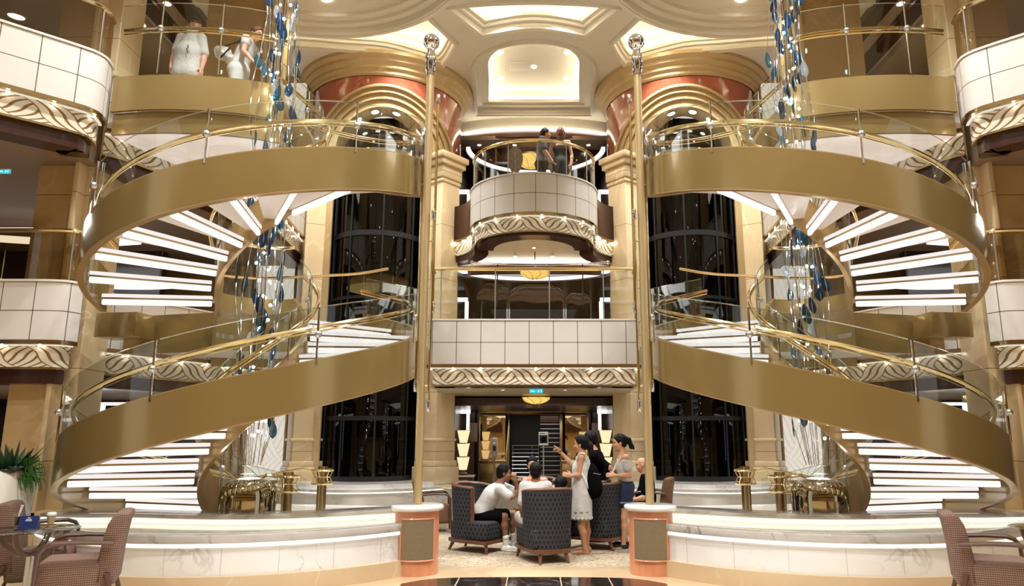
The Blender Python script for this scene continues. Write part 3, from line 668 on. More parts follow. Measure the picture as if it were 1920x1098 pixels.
M['clearleaf'] = leafmat('clear_cast_glass', (.85, .92, .96), .35)
# ================================================================ the two double spiral stairs
SX, SY, RO, RI = -3.64, 9.5, 2.13, .60
def sp(phi, r): return (SX+r*math.cos(R(phi)), SY+r*math.sin(R(phi)))
def helix_pts(a, b, r, zf, step=4):
    n = max(2, int(round((b-a)/step))); out = []
    for i in range(n+1):
        ph = a+(b-a)*i/n; x, y = sp(ph, r); out.append((x, y, zf(ph)))
    return out
def hstrip(mb, pts, dz0, dz1, th, zmin=-9):
    mb.strip([(p[0], p[1]) for p in pts], [max(zmin, p[2]+dz0) for p in pts], [max(zmin+.02, p[2]+dz1) for p in pts], th)
def flight(mir, sd, which):
    if which == 'lower':
        zf = lambda p: 2.55+.0094*(p-350); a, b, nst, zmin = 84, 424, 17, .41
        lab = f'lower gold spiral staircase with glowing treads curling up over the {sd} pool'
    else:
        zf = lambda p: 3.50+.0089*(p-184)+max(0, p-350)*.0026; a, b, nst, zmin = 181, 470, 16, -9
        lab = f'upper gold spiral staircase with glowing treads climbing to the third deck on the {sd}'
    t = thing('spiral_staircase', lab, 'staircase', (SX*mir, SY, 0 if which == 'lower' else DK2))
    q = helix_pts(a, b, RO, zf)
    g = MB(mir); hstrip(g, q, -.25, .25, .07, zmin); os_ = g.build('outer_stringer', 'gold', t, smooth=50)
    g = MB(mir); hstrip(g, q, -.265, -.25, .075, zmin); hstrip(g, q, .25, .262, .075, zmin+.01); g.build('edge_trim', 'goldedge', os_, smooth=50)
    qi = helix_pts(a, b, RI, zf)
    g = MB(mir); hstrip(g, qi, -.25, .25, .06, zmin); is_ = g.build('inner_stringer', 'goldedge', t, smooth=50)
    pst = a-6 if which == 'upper' else a+4; dphi = (b-pst)/nst; dw = dphi*.66
    for k in range(nst):
        p0 = pst+dphi*k; z = zf(p0+dphi*.5)-(.12 if which == 'upper' else 0)
        def wedge(c0, c1, r0, r1, n=5):
            o_ = [sp(c0+(c1-c0)*i/n, r1) for i in range(n+1)]; i_ = [sp(c1-(c1-c0)*i/n, r0) for i in range(n+1)]; return o_+i_
        g = MB(mir); g.prism(wedge(p0, p0+dw, RI+.05, RO-.10), z-.035, z+.02); tr = g.build('tread', 'acrylic', t, smooth=0)
        for ph, sg in (((p0+dw-.3, 1),) if p0 < 318 else ((p0+.3, -1),)):
            e0, e1 = sp(ph, RI+.04), sp(ph, RO-.12)
            tx = Vector((e1[0]-e0[0], e1[1]-e0[1])).normalized(); nx = Vector((-tx.y, tx.x))*sg
            g = MB(mir); a3 = (e0[0]+nx.x*.025, e0[1]+nx.y*.025, z-.075); b3 = (e1[0]+nx.x*.025, e1[1]+nx.y*.025, z-.080); g.bar(a3, b3, .05, .075); g.build('light_strip', 'lit', tr, bevel=.015, smooth=40)
            g = MB(mir); a3 = (e0[0]+nx.x*.022, e0[1]+nx.y*.022, z-.031); b3 = (e1[0]+nx.x*.022, e1[1]+nx.y*.022, z-.031); g.bar(a3, b3, .05, .022); g.build('joint_line', 'brassdark', tr, smooth=0)
            g = MB(mir); a3 = (e0[0]+nx.x*.03, e0[1]+nx.y*.03, z+.004); b3 = (e1[0]+nx.x*.03, e1[1]+nx.y*.03, z+.004); g.bar(a3, b3, .06, .045); g.build('nosing', 'acrylicbright', tr, bevel=.008, smooth=40)
    # glass balustrade, rail and clamps, outer and inner
    for r_, nm, seg in ((RO-.03, 'glass_panel', 44), (RI+.03, 'inner_glass_panel', 60)):
        ph = a+3
        while ph < b-4:
            e = min(ph+seg, b)
            if b-e < seg*.4: e = b
            pts = helix_pts(ph+.6, e-.6, r_, zf)
            g = MB(mir); hstrip(g, pts, .24, .83, .012); gp = g.build(nm, 'glass', t, smooth=50)
            g = MB(mir); g.tube([(p[0], p[1], p[2]+.835) for p in pts], .0075, 5); g.build('glass_rim', 'glassedge', gp)
            if e < b-1:
                x, y = sp(e, r_+(.03 if r_ > 1 else -.03)); z = zf(e)
                g = MB(mir); g.tube([(x, y, z+.20), (x, y, z+.83)], .012, 6); po = g.build('post', 'chrome', t)
                g = MB(mir); x2, y2 = sp(e, r_+(.045 if r_ > 1 else -.045)); g.ell((x2, y2, z+.53), (.042, .042, .042), 10, 7); g.build('clamp', 'steel', po)
            ph = e
        rr_ = r_-.10 if r_ > 1 else r_+.09
        hp = helix_pts(a+(28 if which == 'lower' else 1), b, rr_, lambda p: zf(p)+.62, 3); g = MB(mir); g.tube(hp, .024, 8); hr = g.build('handrail', 'brass', t)
        g = MB(mir); g.tube([(p[0], p[1], p[2]-.05) for p in hp], .010, 6); g.build('lower_rail', 'brass', hr)
for mir, sd in SIDES:
    flight(mir, sd, 'lower'); flight(mir, sd, 'upper')
    # landings
    t = thing('stair_landing', f'gold edged landing of the {sd} spiral stairs on the second deck', 'landing', (-4.9*mir, 10.5, DK2))
    inn = [sp(p, RI+.02) for p in range(66, 175, 6)]; front = [(-4.35, 10.05), (-5.2, 10.25), (-5.95, 10.45)]
    outer = [(-5.75, 11.6), (-5.5, 12.2), (-4.9, 12.5), (-3.9, 12.35), (-3.0, 12.1)]
    g = MB(mir); g.prism(inn+front+outer, DK2-.08, DK2+.02); g.build('floor', 'beige_stone', t, smooth=0)
    edge2 = dens(inn[::-1][:0]+[(-5.98, 10.43), (-5.2, 10.22), (-4.42, 10.0), (-4.25, 9.75)], .12)
    g = MB(mir); g.strip(edge2, DK2-.50, DK2+.05, .05); g.build('fascia', 'gold', t, smooth=40)
    g = MB(mir); g.strip(inn[::-1], DK2-.50, DK2+.25, .05); g.build('inner_fascia', 'goldpale', t, smooth=40)
    g = MB(mir); g.prism(inn+front+outer, DK2-.36, DK2-.30); g.build('soffit', 'acrylic', t, smooth=0)
    g = MB(mir); g.box((-5.72, 9.98, DK2-.16), (.62, .40, .34), R(-8)); g.build('stair_foot', 'gold', t, bevel=.01)
    ig = helix_pts(70, 175, RI, lambda p: DK2+.1); g = MB(mir); g.tube([(p[0], p[1], DK2+1.0) for p in ig], .024, 8); g.build('handrail', 'brass', t)
    g = MB(mir); g.strip([(p[0], p[1]) for p in ig], DK2+.25, DK2+1.1, .012); g.build('glass_panel', 'glass', t, smooth=50)
    bk = dens([(-5.5, 12.25), (-4.9, 12.5), (-3.9, 12.35), (-3.0, 12.1), (-2.45, 11.75)], .15)
    g = MB(mir); g.strip(bk, DK2-.5, DK2+.1, .05); g.build('back_fascia', 'goldpale', t, smooth=40)
    g = MB(mir); g.tube([(p[0], p[1], DK2+1.08) for p in bk], .025, 8); g.build('handrail', 'brass', t)
    t = thing('stair_landing', f'gold fronted landing with white lit ceiling below, third deck on the {sd}', 'landing', (-4.9*mir, 9.6, DK3))
    fr3 = dens([(-5.95, 9.42), (-5.3, 9.34), (-4.6, 9.38), (-4.0, 9.52), (-3.62, 9.72)], .12)
    inn3 = [sp(107, RI+.05)]
    poly = fr3+inn3+[sp(107, RO), (-4.9, 11.7), (-5.38, 11.1), (-5.72, 10.4)]
    g = MB(mir); g.prism(offs(fr3, .06)+poly[len(fr3):], DK3-.05, DK3+.02); g.build('floor', 'beige_stone', t, smooth=0)
    g = MB(mir); g.strip(fr3, DK3-.30, DK3+.22, .05); g.build('fascia', 'goldpale', t, smooth=40)
    g = MB(mir); g.strip(offs(fr3, .07), DK3-.62, DK3-.30, .05); g.build('lower_fascia', 'goldpale', t, smooth=40)
    g = MB(mir); g.prism(offs(fr3, .10)+inn3+[sp(107, RO-.1), (-4.9, 11.6), (-5.40, 11.0), (-5.72, 10.3)], DK3-.62, DK3-.58); g.build('lit_soffit', 'soffitlit', t, smooth=0)
    g = MB(mir); g.bar((-5.45, 10.75, DK3-.625), (-3.68, 9.95, DK3-.625), .03, .02); g.build('soffit_joint', 'walnut', t, smooth=0)
    g = MB(mir); g.strip(offs(fr3, .03), DK3+.22, DK3+1.35, .012); g.build('glass_panel', 'glass', t, smooth=50)
    g = MB(mir); g.tube([(p[0], p[1], DK3+1.35) for p in offs(fr3, .03)], .0075, 5); g.build('glass_rim', 'glassedge', t)
    hr3 = offs(fr3, .10); g = MB(mir); g.tube([(p[0], p[1], DK3+1.0) for p in hr3], .025, 8); g.build('handrail', 'brass', t)
    g = MB(mir); g.tube([(p[0], p[1], DK3+.94) for p in hr3], .011, 6); g.build('lower_rail', 'brass', t)
    for k in (int(len(fr3)*.28), int(len(fr3)*.62)):
        g = MB(mir); x, y = offs(fr3, -.01)[k]; g.tube([(x, y, DK3+.24), (x, y, DK3+1.35)], .012, 6); po = g.build('post', 'chrome', t); g = MB(mir); g.ell((x, y-.02, DK3+.92), .045, 10, 7); g.build('clamp', 'steel', po)
# ================================================================ brass starting rings and newel posts
for mir, sd in SIDES:
    for k, (px, py, D, lab) in enumerate(((540, 897, 10.35, 'front'), (605, 885, 11.5, 'rear'))):
        p = P(px, py, D); x, y, z = p; sc_ = D/10.4
        t = thing('newel_post', f'{lab} brass newel post with stacked rings at the foot of the {sd} spiral stairs', 'post', (x*mir, y, .40))
        g = MB(mir); g.tube([(x, y, .40), (x, y, z+.09)], .072, 16); g.build('post', 'brassdark', t)
        for dz, r in ((.03, .155), (-.17, .155)):
            g = MB(mir); g.tube([(x+r*math.cos(2*PI*i/24), y+r*math.sin(2*PI*i/24), z+dz) for i in range(24)], .018, 8, True); g.build('ring', 'brass', t)
        g = MB(mir); g.tube([(x+r_*math.cos(2*PI*i/24), y+r_*math.sin(2*PI*i/24), z-.07) for i in range(24) for r_ in (.11,)], .009, 6, True); g.build('waist_ring', 'brass', t)
        for i in range(6):
            a = PI*i/3+.4; g = MB(mir); g.tube([(x+.155*math.cos(a), y+.155*math.sin(a), z+.03), (x+.11*math.cos(a), y+.11*math.sin(a), z-.07), (x+.155*math.cos(a), y+.155*math.sin(a), z-.17)], .009, 6); g.build('strut', 'brass', t)
        rr_ = RI+.12 if k == 0 else RO-.13; q = (*sp(112, rr_), 2.55+.0094*(112-350)+.62)
        g = MB(mir); g.tube([(x-.15, y, z+.03), (x-.3, y, z+.05), tuple(q)], .026, 8); g.build('handrail', 'brass', t)

# ================================================================ polished poles on their plinths
for mir, sd in SIDES:
    px_, py_ = -1.40, 9.0
    t = thing('plinth', f'cherry wood plinth with fabric front and white marble top, {sd} of the carpet', 'plinth', (px_*mir, py_, 0))
    g = MB(mir); g.lathe([(.262, 0), (.262, .72)], (px_, py_, 0), 40); g.build('body', 'pinkwood', t)
    g = MB(mir); g.lathe([(.30, .72), (.315, .735), (.315, .765), (.30, .78)], (px_, py_, 0), 40); g.build('marble_top', 'white_marble', t, smooth=50)
    A0, A1 = 236, 326
    g = MB(mir); g.strip(arc(px_, py_, .270, A0, A1, 14), .17, .635, -.004); g.build('fabric_panel', 'fabricpanel', t)
    g = MB(mir); q = arc(px_, py_, .270, A0, A1, 14)
    for zz in (.17, .635): g.tube([(p[0], p[1], zz) for p in q], .012, 6)
    for p in (q[0], q[-1]): g.tube([(p[0], p[1], .165), (p[0], p[1], .64)], .012, 6)
    g.build('panel_frame', 'pinkwood', t)
    t = thing('pole', f'tall brass pole topped by a chrome ball, rising from the {sd} plinth', 'pole', (px_*mir, py_, .78))
    g = MB(mir); g.tube([(px_, py_, .78), (px_, py_, 6.42)], .052, 20); g.build('shaft', 'polepaint', t)
    g = MB(mir); g.lathe([(.068, 6.38), (.068, 6.52), (.075, 6.53), (.075, 6.66), (.052, 6.70), (.05, 6.76)], (px_, py_, 0), 24); g.build('collar', 'chrome', t, smooth=40)
    g = MB(mir); g.ell((px_, py_, 6.87), .112, 28, 18); g.build('ball', 'chrome', t, smooth=80)
    for dx, dy, z0, z1 in ((.105, .05, 3.2, 6.05), (-.085, .10, 2.2, 5.2), (.10, -.04, 1.95, 4.4)):
        g = MB(mir); g.tube([(px_+dx, py_+dy, z0), (px_+dx, py_+dy, z1)], .017, 8); rod = g.build('side_rod', 'brass', t)
        for zz in (z0, z1):
            g = MB(mir); g.lathe([(.024, zz-.07), (.028, zz-.06), (.028, zz+.06), (.024, zz+.07)], (px_+dx, py_+dy, 0), 12); g.build('end_cap', 'chrome', rod)
        for zz in (z0+.25, z1-.35):
            g = MB(mir); g.tube([(px_, py_, zz), (px_+dx, py_+dy, zz)], .010, 6); g.build('bracket', 'brass', rod)

# ================================================================ pools
POC, POR = (-3.70, 10.5), 2.72
for mir, sd in SIDES:
    t = thing('fountain_pool', f'white marble pool with glowing basin under the {sd} spiral stairs', 'pool', (POC[0]*mir, POC[1], 0))
    # crescent plan: outer arc from the left tip round the front to the plinth
    a0, a1 = 211, 322
    oa = arc(POC[0], POC[1], POR, a0, a1, 60)
    g = MB(mir); g.strip(oa, .18, .46, .05); g.build('wall', 'white_marble', t, smooth=40)
    g = MB(mir)
    for a in range(a0+9, a1, 12): p_, q_ = POC[0]+(POR+.001)*math.cos(R(a)), POC[1]+(POR+.001)*math.sin(R(a)); g.box((p_, q_, .32), (.002, .004, .28), R(a+90))
    g.build('panel_joint', 'grey_marble', t, smooth=0)
    g = MB(mir); g.strip(arc(POC[0], POC[1], POR+.06, a0, a1, 60), 0, .18, .12); g.build('base_step', 'beige_stone', t, smooth=40)
    g = MB(mir); g.strip(arc(POC[0], POC[1], POR+.05, a0, a1, 60), .50, .585, .20); g.build('rim', 'grey_marble', t, bevel=.012, smooth=40)
    g = MB(mir); g.strip(arc(POC[0], POC[1], POR+.01, a0, a1, 60), .46, .495, .03); g.build('rim_light', 'poolglow', t)
    inner = dens([(-6.0, 9.1), (-5.4, 9.0), (-4.9, 9.02), (-4.55, 8.95), (-4.2, 8.86), (-3.6, 8.80), (-3.0, 8.88), (-2.5, 9.08), (-2.0, 9.38), (-1.55, 9.6)], .1)
    g = MB(mir); g.strip(offs(inner, .0), .625, .67, .5); g.build('inner_ledge', 'grey_marble', t, bevel=.012, smooth=40)
    g = MB(mir); g.strip(offs(inner, .03), .40, .625, .04); g.build('ledge_wall', 'white_marble', t)
    g = MB(mir); g.strip(offs(inner, .015), .568, .622, .012); g.build('ledge_glow_strip', 'ledgeglow', t)
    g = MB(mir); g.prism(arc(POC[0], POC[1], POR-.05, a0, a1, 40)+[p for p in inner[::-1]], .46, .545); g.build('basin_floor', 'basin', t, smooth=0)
    g = MB(mir); g.prism(arc(POC[0], POC[1], POR-.15, a0+1, a1-1, 40)+[p for p in inner[::-1]], .563, .566); g.build('water', 'water', t, smooth=0)
    back = [p for p in offs(inner, .45)]+[(-2.2, 11.3), (-2.6, 12.9), (-4.6, 13.3), (-5.75, 12), (-5.95, 10.4)]
    g = MB(mir); g.prism(back, .0, .40); g.build('stair_plinth', 'white_marble', t, smooth=0)
    g = MB(mir); g.tube([(-5.05, 8.55, .52), (-4.8, 8.5, .52)], .012, 6); g.build('water_nozzle', 'brassdark', t)

# ================================================================ hanging glass sculptures
def leaf_bm(mir, c, L, W, yaw, tilt):
    g = MB(mir); rot = Matrix.Rotation(yaw, 3, 'Z') @ Matrix.Rotation(tilt, 3, 'Y'); c = Vector(c); n = 9; vs = []; fs = []
    for j in range(n+1):
        t = j/n; w = W*(math.sin(PI*(t**.75))**.8 if 0 < t < 1 else 0.02)*.5+.002; z = L*(.5-t)
        for k in range(8):
            a = 2*PI*k/8; vs.append(c+rot @ Vector((w*math.cos(a), .18*w*math.sin(a)+.03*L*math.cos(PI*(t-.5)), -z)))
    for j in range(n):
        for k in range(8): fs.append((j*8+k, j*8+(k+1) % 8, (j+1)*8+(k+1) % 8, (j+1)*8+k))
    fs += [tuple(range(7, -1, -1)), tuple(range(n*8, n*8+8))]
    return g.add(vs, fs)
rng = random.Random(11)
for mir, sd in SIDES:
    t = thing('hanging_glass_sculpture', f'long column of blue glass drops on fine wires inside the {sd} spiral stairs', 'chandelier', (SX*mir, SY, 1.25))
    wires = []
    for k in range(15):
        a = 2*PI*k/15+rng.uniform(-.2, .2); r = rng.uniform(.10, .30)
        pts = [(SX+r*.6*math.cos(a), SY+r*.6*math.sin(a), 1.22)]
        for j in range(1, 19):
            z = 1.22+(CEIL+.4-1.22)*j/18; rr = r*(1+.25*math.sin(j*1.3+k)); aa = a+.12*math.sin(j*.9+k); pts.append((SX+rr*math.cos(aa), SY+rr*math.sin(aa), z))
        wires.append(pts); g = MB(mir); g.tube(pts, .0055, 5); g.build('wire', 'wirechrome', t)
    nleaf = 99
    for k in range(nleaf):
        z = 1.65+6.9*(k+rng.random()*.8)/nleaf; w = wires[(k*7) % 15]; j = min(17, int((z-1.22)/(CEIL+.4-1.22)*18)); p = Vector(w[j]).lerp(Vector(w[j+1]), ((z-1.22)/(CEIL+.4-1.22)*18) % 1)
        clear = rng.random() < .2
        g = leaf_bm(mir, p, rng.uniform(.20, .31), rng.uniform(.08, .12), rng.uniform(-1.2, 1.2), rng.uniform(-.25, .25)); g.build('glass_drop', 'clearleaf' if clear else 'blueleaf' if rng.random() < .75 else 'tealleaf', t, smooth=60)
    for k in range(40):
        z = 1.5+6.6*(k+.5)/40+rng.uniform(-.12, .12); g = MB(mir); g.ell((SX+rng.uniform(-.12, .12), SY+rng.uniform(-.1, .1)-.05, z), .019, 8, 6); g.build('light_point', 'sparkle', t)
    t = thing('sculpture_base', f'mirror bronze dome with pleated top under the {sd} hanging glass sculpture', 'base', (SX*mir, SY, .40))
    g = MB(mir); g.lathe([(.345, .40), (.345, .84), (.335, .92), (.30, .99), (.24, 1.03), (.14, 1.05)], (SX, SY, 0), 48); g.build('dome', 'bronze_mirror', t, smooth=60)
    for i in range(30):
        a = 2*PI*i/30; g = MB(mir); g.tube([(SX+.15*math.cos(a), SY+.15*math.sin(a), 1.052), (SX+.24*math.cos(a+.1), SY+.24*math.sin(a+.1), 1.032), (SX+.315*math.cos(a+.2), SY+.315*math.sin(a+.2), .972)], .005, 5); g.build('pleat', 'chrome', t)
    g = MB(mir); g.lathe([(.0, 1.06), (.11, 1.06), (.13, 1.05)], (SX, SY, 0), 24, caps=False); g.build('light_well', 'sparkle2', t)
    g = MB(mir); g.strip(arc(SX, SY, .352, 232, 305, 14), .42, .80, -.006); g.build('window', 'bronze_mirror', t); g = MB(mir); g.strip(arc(SX, SY, .357, 234, 303, 14), .46, .58, -.004); g.build('glow_band', 'bellglow', t)
# ================================================================ furniture
M['tableglass'] = thin_glass('green_table_glass', (.72, .80, .76), .09)
M['cola'] = plain('cola', srgb(52, 16, 8), .1, 0, .3, .05)
M['whiteplastic'] = plain('white_plastic', srgb(240, 240, 238), .35, 0, 0, .02)
M['navycard'] = plain('navy_card', srgb(26, 44, 96), .4, 0, .1, .05)
M['papercup'] = plain('beige_paper', srgb(196, 168, 132), .6, 0, 0, .05)
M['honeybox'] = plain('honey_card', srgb(214, 176, 104), .5, 0, 0, .08)
M['redbox'] = plain('tan_card', srgb(190, 148, 92), .5, 0, 0, .08)
M['whitepot'] = plain('white_glazed_pot', srgb(228, 224, 214), .2, 0, .4, .03)
M['leafdark'] = plain('agave_green', srgb(30, 62, 40), .45, 0, 0, .25, 9)
M['leafblack'] = plain('dark_rosette', srgb(22, 40, 32), .4, 0, 0, .3, 9)
M['ferngreen'] = plain('fern_green', srgb(52, 104, 38), .5, 0, 0, .25, 12)
M['mirror'] = plain('bronze_tint_mirror', (.66, .52, .33), .03, 1.0, 0, .02)
M['greyplastic'] = plain('grey_plastic', srgb(160, 152, 150), .4, 0, 0, .04)
M['tabletop'] = plain('pale_lacquer', srgb(236, 218, 176), .15, 0, .5, .05)
M['exitblue'] = glow('turquoise_sign_light', (.02, .42, .50), 1.0)
M['signwhite'] = glow('sign_white_light', (.8, 1.0, 1.0), 1.3)
M['swag'] = plain('grey_brown_voile', srgb(124, 104, 94), .6, 0, 0, .35, 14)
M['greyleaf'] = plain('grey_gauze', srgb(122, 104, 98), .5, 0, 0, .25, 12)
M['vein'] = plain('pale_vein', srgb(170, 150, 140), .5, 0, 0, .05)
def amberleaf():
    m, n, o = nt('amber_leaded_glass'); tc = N(n, 'ShaderNodeTexCoord'); ns = N(n, 'ShaderNodeTexNoise', i_Scale=5.0); n.links.new(tc.outputs['Object'], ns.inputs['Vector'])
    e = N(n, 'ShaderNodeEmission', i_Strength=.85); n.links.new(mixc(n, ns.outputs[0], (1, .50, .08), (1, .70, .24)), e.inputs[0]); n.links.new(e.outputs[0], o.inputs[0]); return m
M['amberleaf'] = amberleaf()
M['ring'] = ring_fabric('navy_ring_fabric', srgb(25, 29, 39), srgb(10, 12, 22), srgb(68, 70, 74), .058)
M['brownstripe'] = stripe_fabric('brown_striped_fabric', srgb(84, 58, 49), srgb(150, 118, 100), .018)
M['brownplain'] = stripe_fabric('brown_weave', srgb(96, 66, 44), srgb(142, 104, 72), .022)
M['legwood'] = wood('oiled_wood', srgb(120, 76, 46), srgb(84, 50, 28), .35, .25)
M['darkarm'] = wood('dark_arm_wood', srgb(96, 64, 48), srgb(66, 42, 30), .35, .25)
def rounded(mb, c, d, rz=0, rx=0): return mb.box(c, d, rz, rx)
def xf(pts, loc, rz):
    c, s = math.cos(rz), math.sin(rz); return [(loc[0]+p[0]*c-p[1]*s, loc[1]+p[0]*s+p[1]*c)+tuple(p[2:]) for p in pts]
def tub_chair(loc, rz, label, group='navy ring pattern tub chairs'):
    """local +y is the way the chair faces"""
    L = lambda pts: xf(pts, loc, rz)
    t = thing('tub_chair', label, 'chair', (loc[0], loc[1], 0), group)
    pl = [(-.30, .10), (-.325, -.05)]+[(.33*math.cos(R(a)), -.12+.27*math.sin(R(a))) for a in range(180, 361, 15)]+[(.325, -.05), (.30, .10)]
    pl = dens(pl, .05); n = len(pl); top = []; bt = []
    for i, p in enumerate(pl):
        k = i/(n-1); s = math.sin(PI*k); top.append(.90-.05*(1-s)); bt.append(.17)
    flare = [(p[0]*.9, p[1]*.9) for p in pl]
    g = MB(); vs = []; fs = []; uv = []; u = 0
    out_b, out_t = L(flare), L(pl); inb, int_ = L(offs(flare, .07)), L(offs(pl, .07))
    us = [0]
    for i in range(1, n): us.append(us[-1]+math.dist(pl[i], pl[i-1]))
    for i in range(n): vs += [(*out_b[i], .17), (*out_t[i], top[i]), (*int_[i], top[i]), (*inb[i], .17)]
    for i in range(n-1):
        a, b = 4*i, 4*i+4; fs += [(a, b, b+1, a+1), (a+1, b+1, b+2, a+2), (a+2, b+2, b+3, a+3), (a+3, b+3, b, a)]
        uv += [[(us[i], .17), (us[i+1], .17), (us[i+1], top[i+1]), (us[i], top[i])], [(us[i], 0), (us[i+1], 0), (us[i+1], .07), (us[i], .07)], [(us[i], top[i]), (us[i+1], top[i+1]), (us[i+1], .17), (us[i], .17)], [(us[i], 0), (us[i+1], 0), (us[i+1], .07), (us[i], .07)]]
    fs += [(0, 1, 2, 3), (4*n-1, 4*n-2, 4*n-3, 4*n-4)]; uv += [None, None]
    g.add(vs, fs, uv); g.build('back_shell', 'ring', t, smooth=40)
    g = MB(); q = L(offs(pl, .035)); g.tube([(q[i][0], q[i][1], top[i]+.012) for i in range(n)], .042, 8, flat=(1, .55))
    for e, f in ((0, inb), (n-1, inb)):
        x0, y0 = L(offs(flare, .035))[e]; g.bar((x0, y0, .15), (q[e][0], q[e][1], top[e]+.02), .05, .075)
    g.build('wood_frame', 'legwood', t, smooth=40)
    g = MB(); seat = L([(-.255, -.30), (.255, -.30), (.295, -.10), (.30, .36), (-.30, .36), (-.295, -.10)]); g.prism(seat, .17, .42); g.build('seat', 'ring', t, bevel=.035, smooth=50)
    g = MB(); base = L([(-.22, -.36), (.22, -.36), (.30, -.10), (.31, .37), (-.31, .37), (-.30, -.10)]); g.prism(base, .12, .17); g.build('base_rail', 'legwood', t, bevel=.008)
    for x, y in ((-.25, .32), (.25, .32), (-.17, -.30), (.17, -.30)):
        a = L([(x, y, .13)])[0]; b = L([(x*1.12, y*1.12-(.03 if y < 0 else 0), 0)])[0]; g = MB(); g.tube([a, b], [.028, .018], 8); g.build('leg', 'legwood', t)
    return t
def arm_chair(loc, rz, label, fab='brownstripe', w=.56, h=.90, seat_h=.46, armw='darkarm', group=None):
    """upholstered armchair with bent wooden arms; local +y is forward"""
    def T(c): return tuple(xf([c], loc, rz)[0])
    t = thing('arm_chair', label, 'chair', (loc[0], loc[1], 0), group)
    g = MB(); g.box(T((0, .06, seat_h-.13)), (w-.06, .54, .30), rz); g.build('seat', fab, t, bevel=.06, bseg=4, smooth=60)
    g = MB(); b0 = [(-w/2+.02, -.20), (w/2-.02, -.20)]
    vs = []
    prof = [(-.19, seat_h-.20), (-.215, seat_h+.12), (-.245, seat_h+.30), (-.275, h-.03), (-.28, h)]; th = [.17, .16, .15, .14, .09]
    for (y, z), d in zip(prof, th):
        for x, yy in ((-w/2+.03, y-d/2), (w/2-.03, y-d/2), (w/2-.03, y+d/2), (-w/2+.03, y+d/2)): vs.append(T((x, yy, z)))
    fs = [(3, 2, 1, 0)]+[(i*4+k, i*4+(k+1) % 4, i*4+4+(k+1) % 4, i*4+4+k) for i in range(len(prof)-1) for k in range(4)]+[tuple(range(len(prof)*4-4, len(prof)*4))]
    g.add(vs, fs); g.build('backrest', fab, t, bevel=.025, bseg=3, smooth=60)
    for sx in (-1, 1):
        x = sx*(w/2+.015); g = MB()
        pts = [(x, -.24, h-.25), (x, .02, h-.23), (x, .20, h-.23), (x, .27, h-.255), (x, .305, h-.31), (x, .31, seat_h), (x, .335, 0)]
        g.tube([T(p) for p in pts], [.026, .028, .028, .028, .026, .024, .018], 8, flat=(1.1, .75)); g.build('arm', armw, t)
        g = MB(); g.tube([T((x*.9, -.2, seat_h-.1)), T((x*.92, -.33, 0))], [.024, .016], 8); g.build('leg', armw, t)
    return t
tub_chair((.15, 9.95), R(18), 'navy ring pattern tub chair seen from behind, nearest the dark floor inlay')
tub_chair((-.80, 10.75), R(-122), 'navy ring pattern tub chair on the left, the leaning boy sits in it')
tub_chair((.93, 11.0), R(54), 'navy ring pattern tub chair beside the woman in the white dress')
tub_chair((.05, 12.0), R(178), 'navy ring pattern tub chair facing the photo, under the woman in the orange top')
arm_chair((-3.98, 6.72), R(114), 'brown striped armchair with bent wooden arms at the right of the glass table', h=.93, seat_h=.53)
arm_chair((-5.12, 7.78), R(-68), 'brown striped armchair behind the glass table below the planter', h=.93, seat_h=.44)
arm_chair((4.02, 6.72), R(-114), 'brown striped armchair in front of the right pool', h=.92, seat_h=.52)
arm_chair((-1.75, 12.75), R(-80), 'plain brown armchair beside the left plinth, turned to the carpet', 'brownplain', .5, .86, .42)
arm_chair((2.02, 12.6), R(72), 'plain brown armchair the bald man sits in, behind the right plinth', 'brownplain', .5, .9, .43)
# glass table, left foreground
TX, TY = -4.80, 7.22
t = thing('glass_table', 'round glass table with curved dark bracket on a steel column', 'table', (TX, TY, 0))
g = MB(); g.lathe([(0, .708), (.38, .708), (.392, .714), (.38, .72), (0, .72)], (TX, TY, 0), 48); g.build('glass_top', 'tableglass', t)
g = MB(); g.tube([(TX, TY, 0), (TX, TY, .5)], .035, 20); g.build('column', 'steel', t)
for a in (8, 98):
    g = MB(); pts = [(TX+.30*math.cos(R(b))*math.cos(R(a)), TY+.30*math.cos(R(b))*math.sin(R(a)), .70-.21*math.sin(R(b))) for b in range(0, 181, 12)]; g.tube(pts, .028, 10); g.build('curved_bracket', 'darkarm', t)
g = MB(); g.lathe([(.24, 0), (.24, .015), (.05, .03)], (TX, TY, 0), 32); g.build('foot_plate', 'steel', t)
def at_table(px, py, z=.72):
    d = ray(px, py); k = (z-EYE)/d[2]; return d[0]*k, d[1]*k
x, y = at_table(31, 988)
t = thing('drink_glass', 'tall glass of cola with two white straws on the glass table', 'glass', (x, y, .72))
g = MB(); g.lathe([(.026, .721), (.027, .735), (.036, .86), (.034, .86), (.025, .737), (0, .735)], (x, y, 0), 24, caps=False); g.build('tumbler', 'glass', t)
g = MB(); g.lathe([(0, .74), (.025, .74), (.031, .82), (0, .82)], (x, y, 0), 20); g.build('cola', 'cola', t)
for dx in (.03, .045):
    g = MB(); g.tube([(x-.01, y, .75), (x+dx, y-.01, .93)], .005, 6); g.build('straw', 'whiteplastic', t)
x, y = at_table(53, 991)
t = thing('table_card', 'dark blue folded table card with small white print on the glass table', 'card', (x, y, .72))
g = MB(); rz = R(6)
pl_ = lambda dx, dy, z: (x+dx*math.cos(rz)-dy*math.sin(rz), y+dx*math.sin(rz)+dy*math.cos(rz), z)
g.add([pl_(-.085, -.03, .721), pl_(.085, -.03, .721), pl_(.085, 0, .84), pl_(-.085, 0, .84), pl_(-.085, .03, .721), pl_(.085, .03, .721)], [(0, 1, 2, 3), (3, 2, 5, 4), (0, 3, 4), (1, 5, 2)]); g.build('card', 'navycard', t, smooth=0)
g = MB()
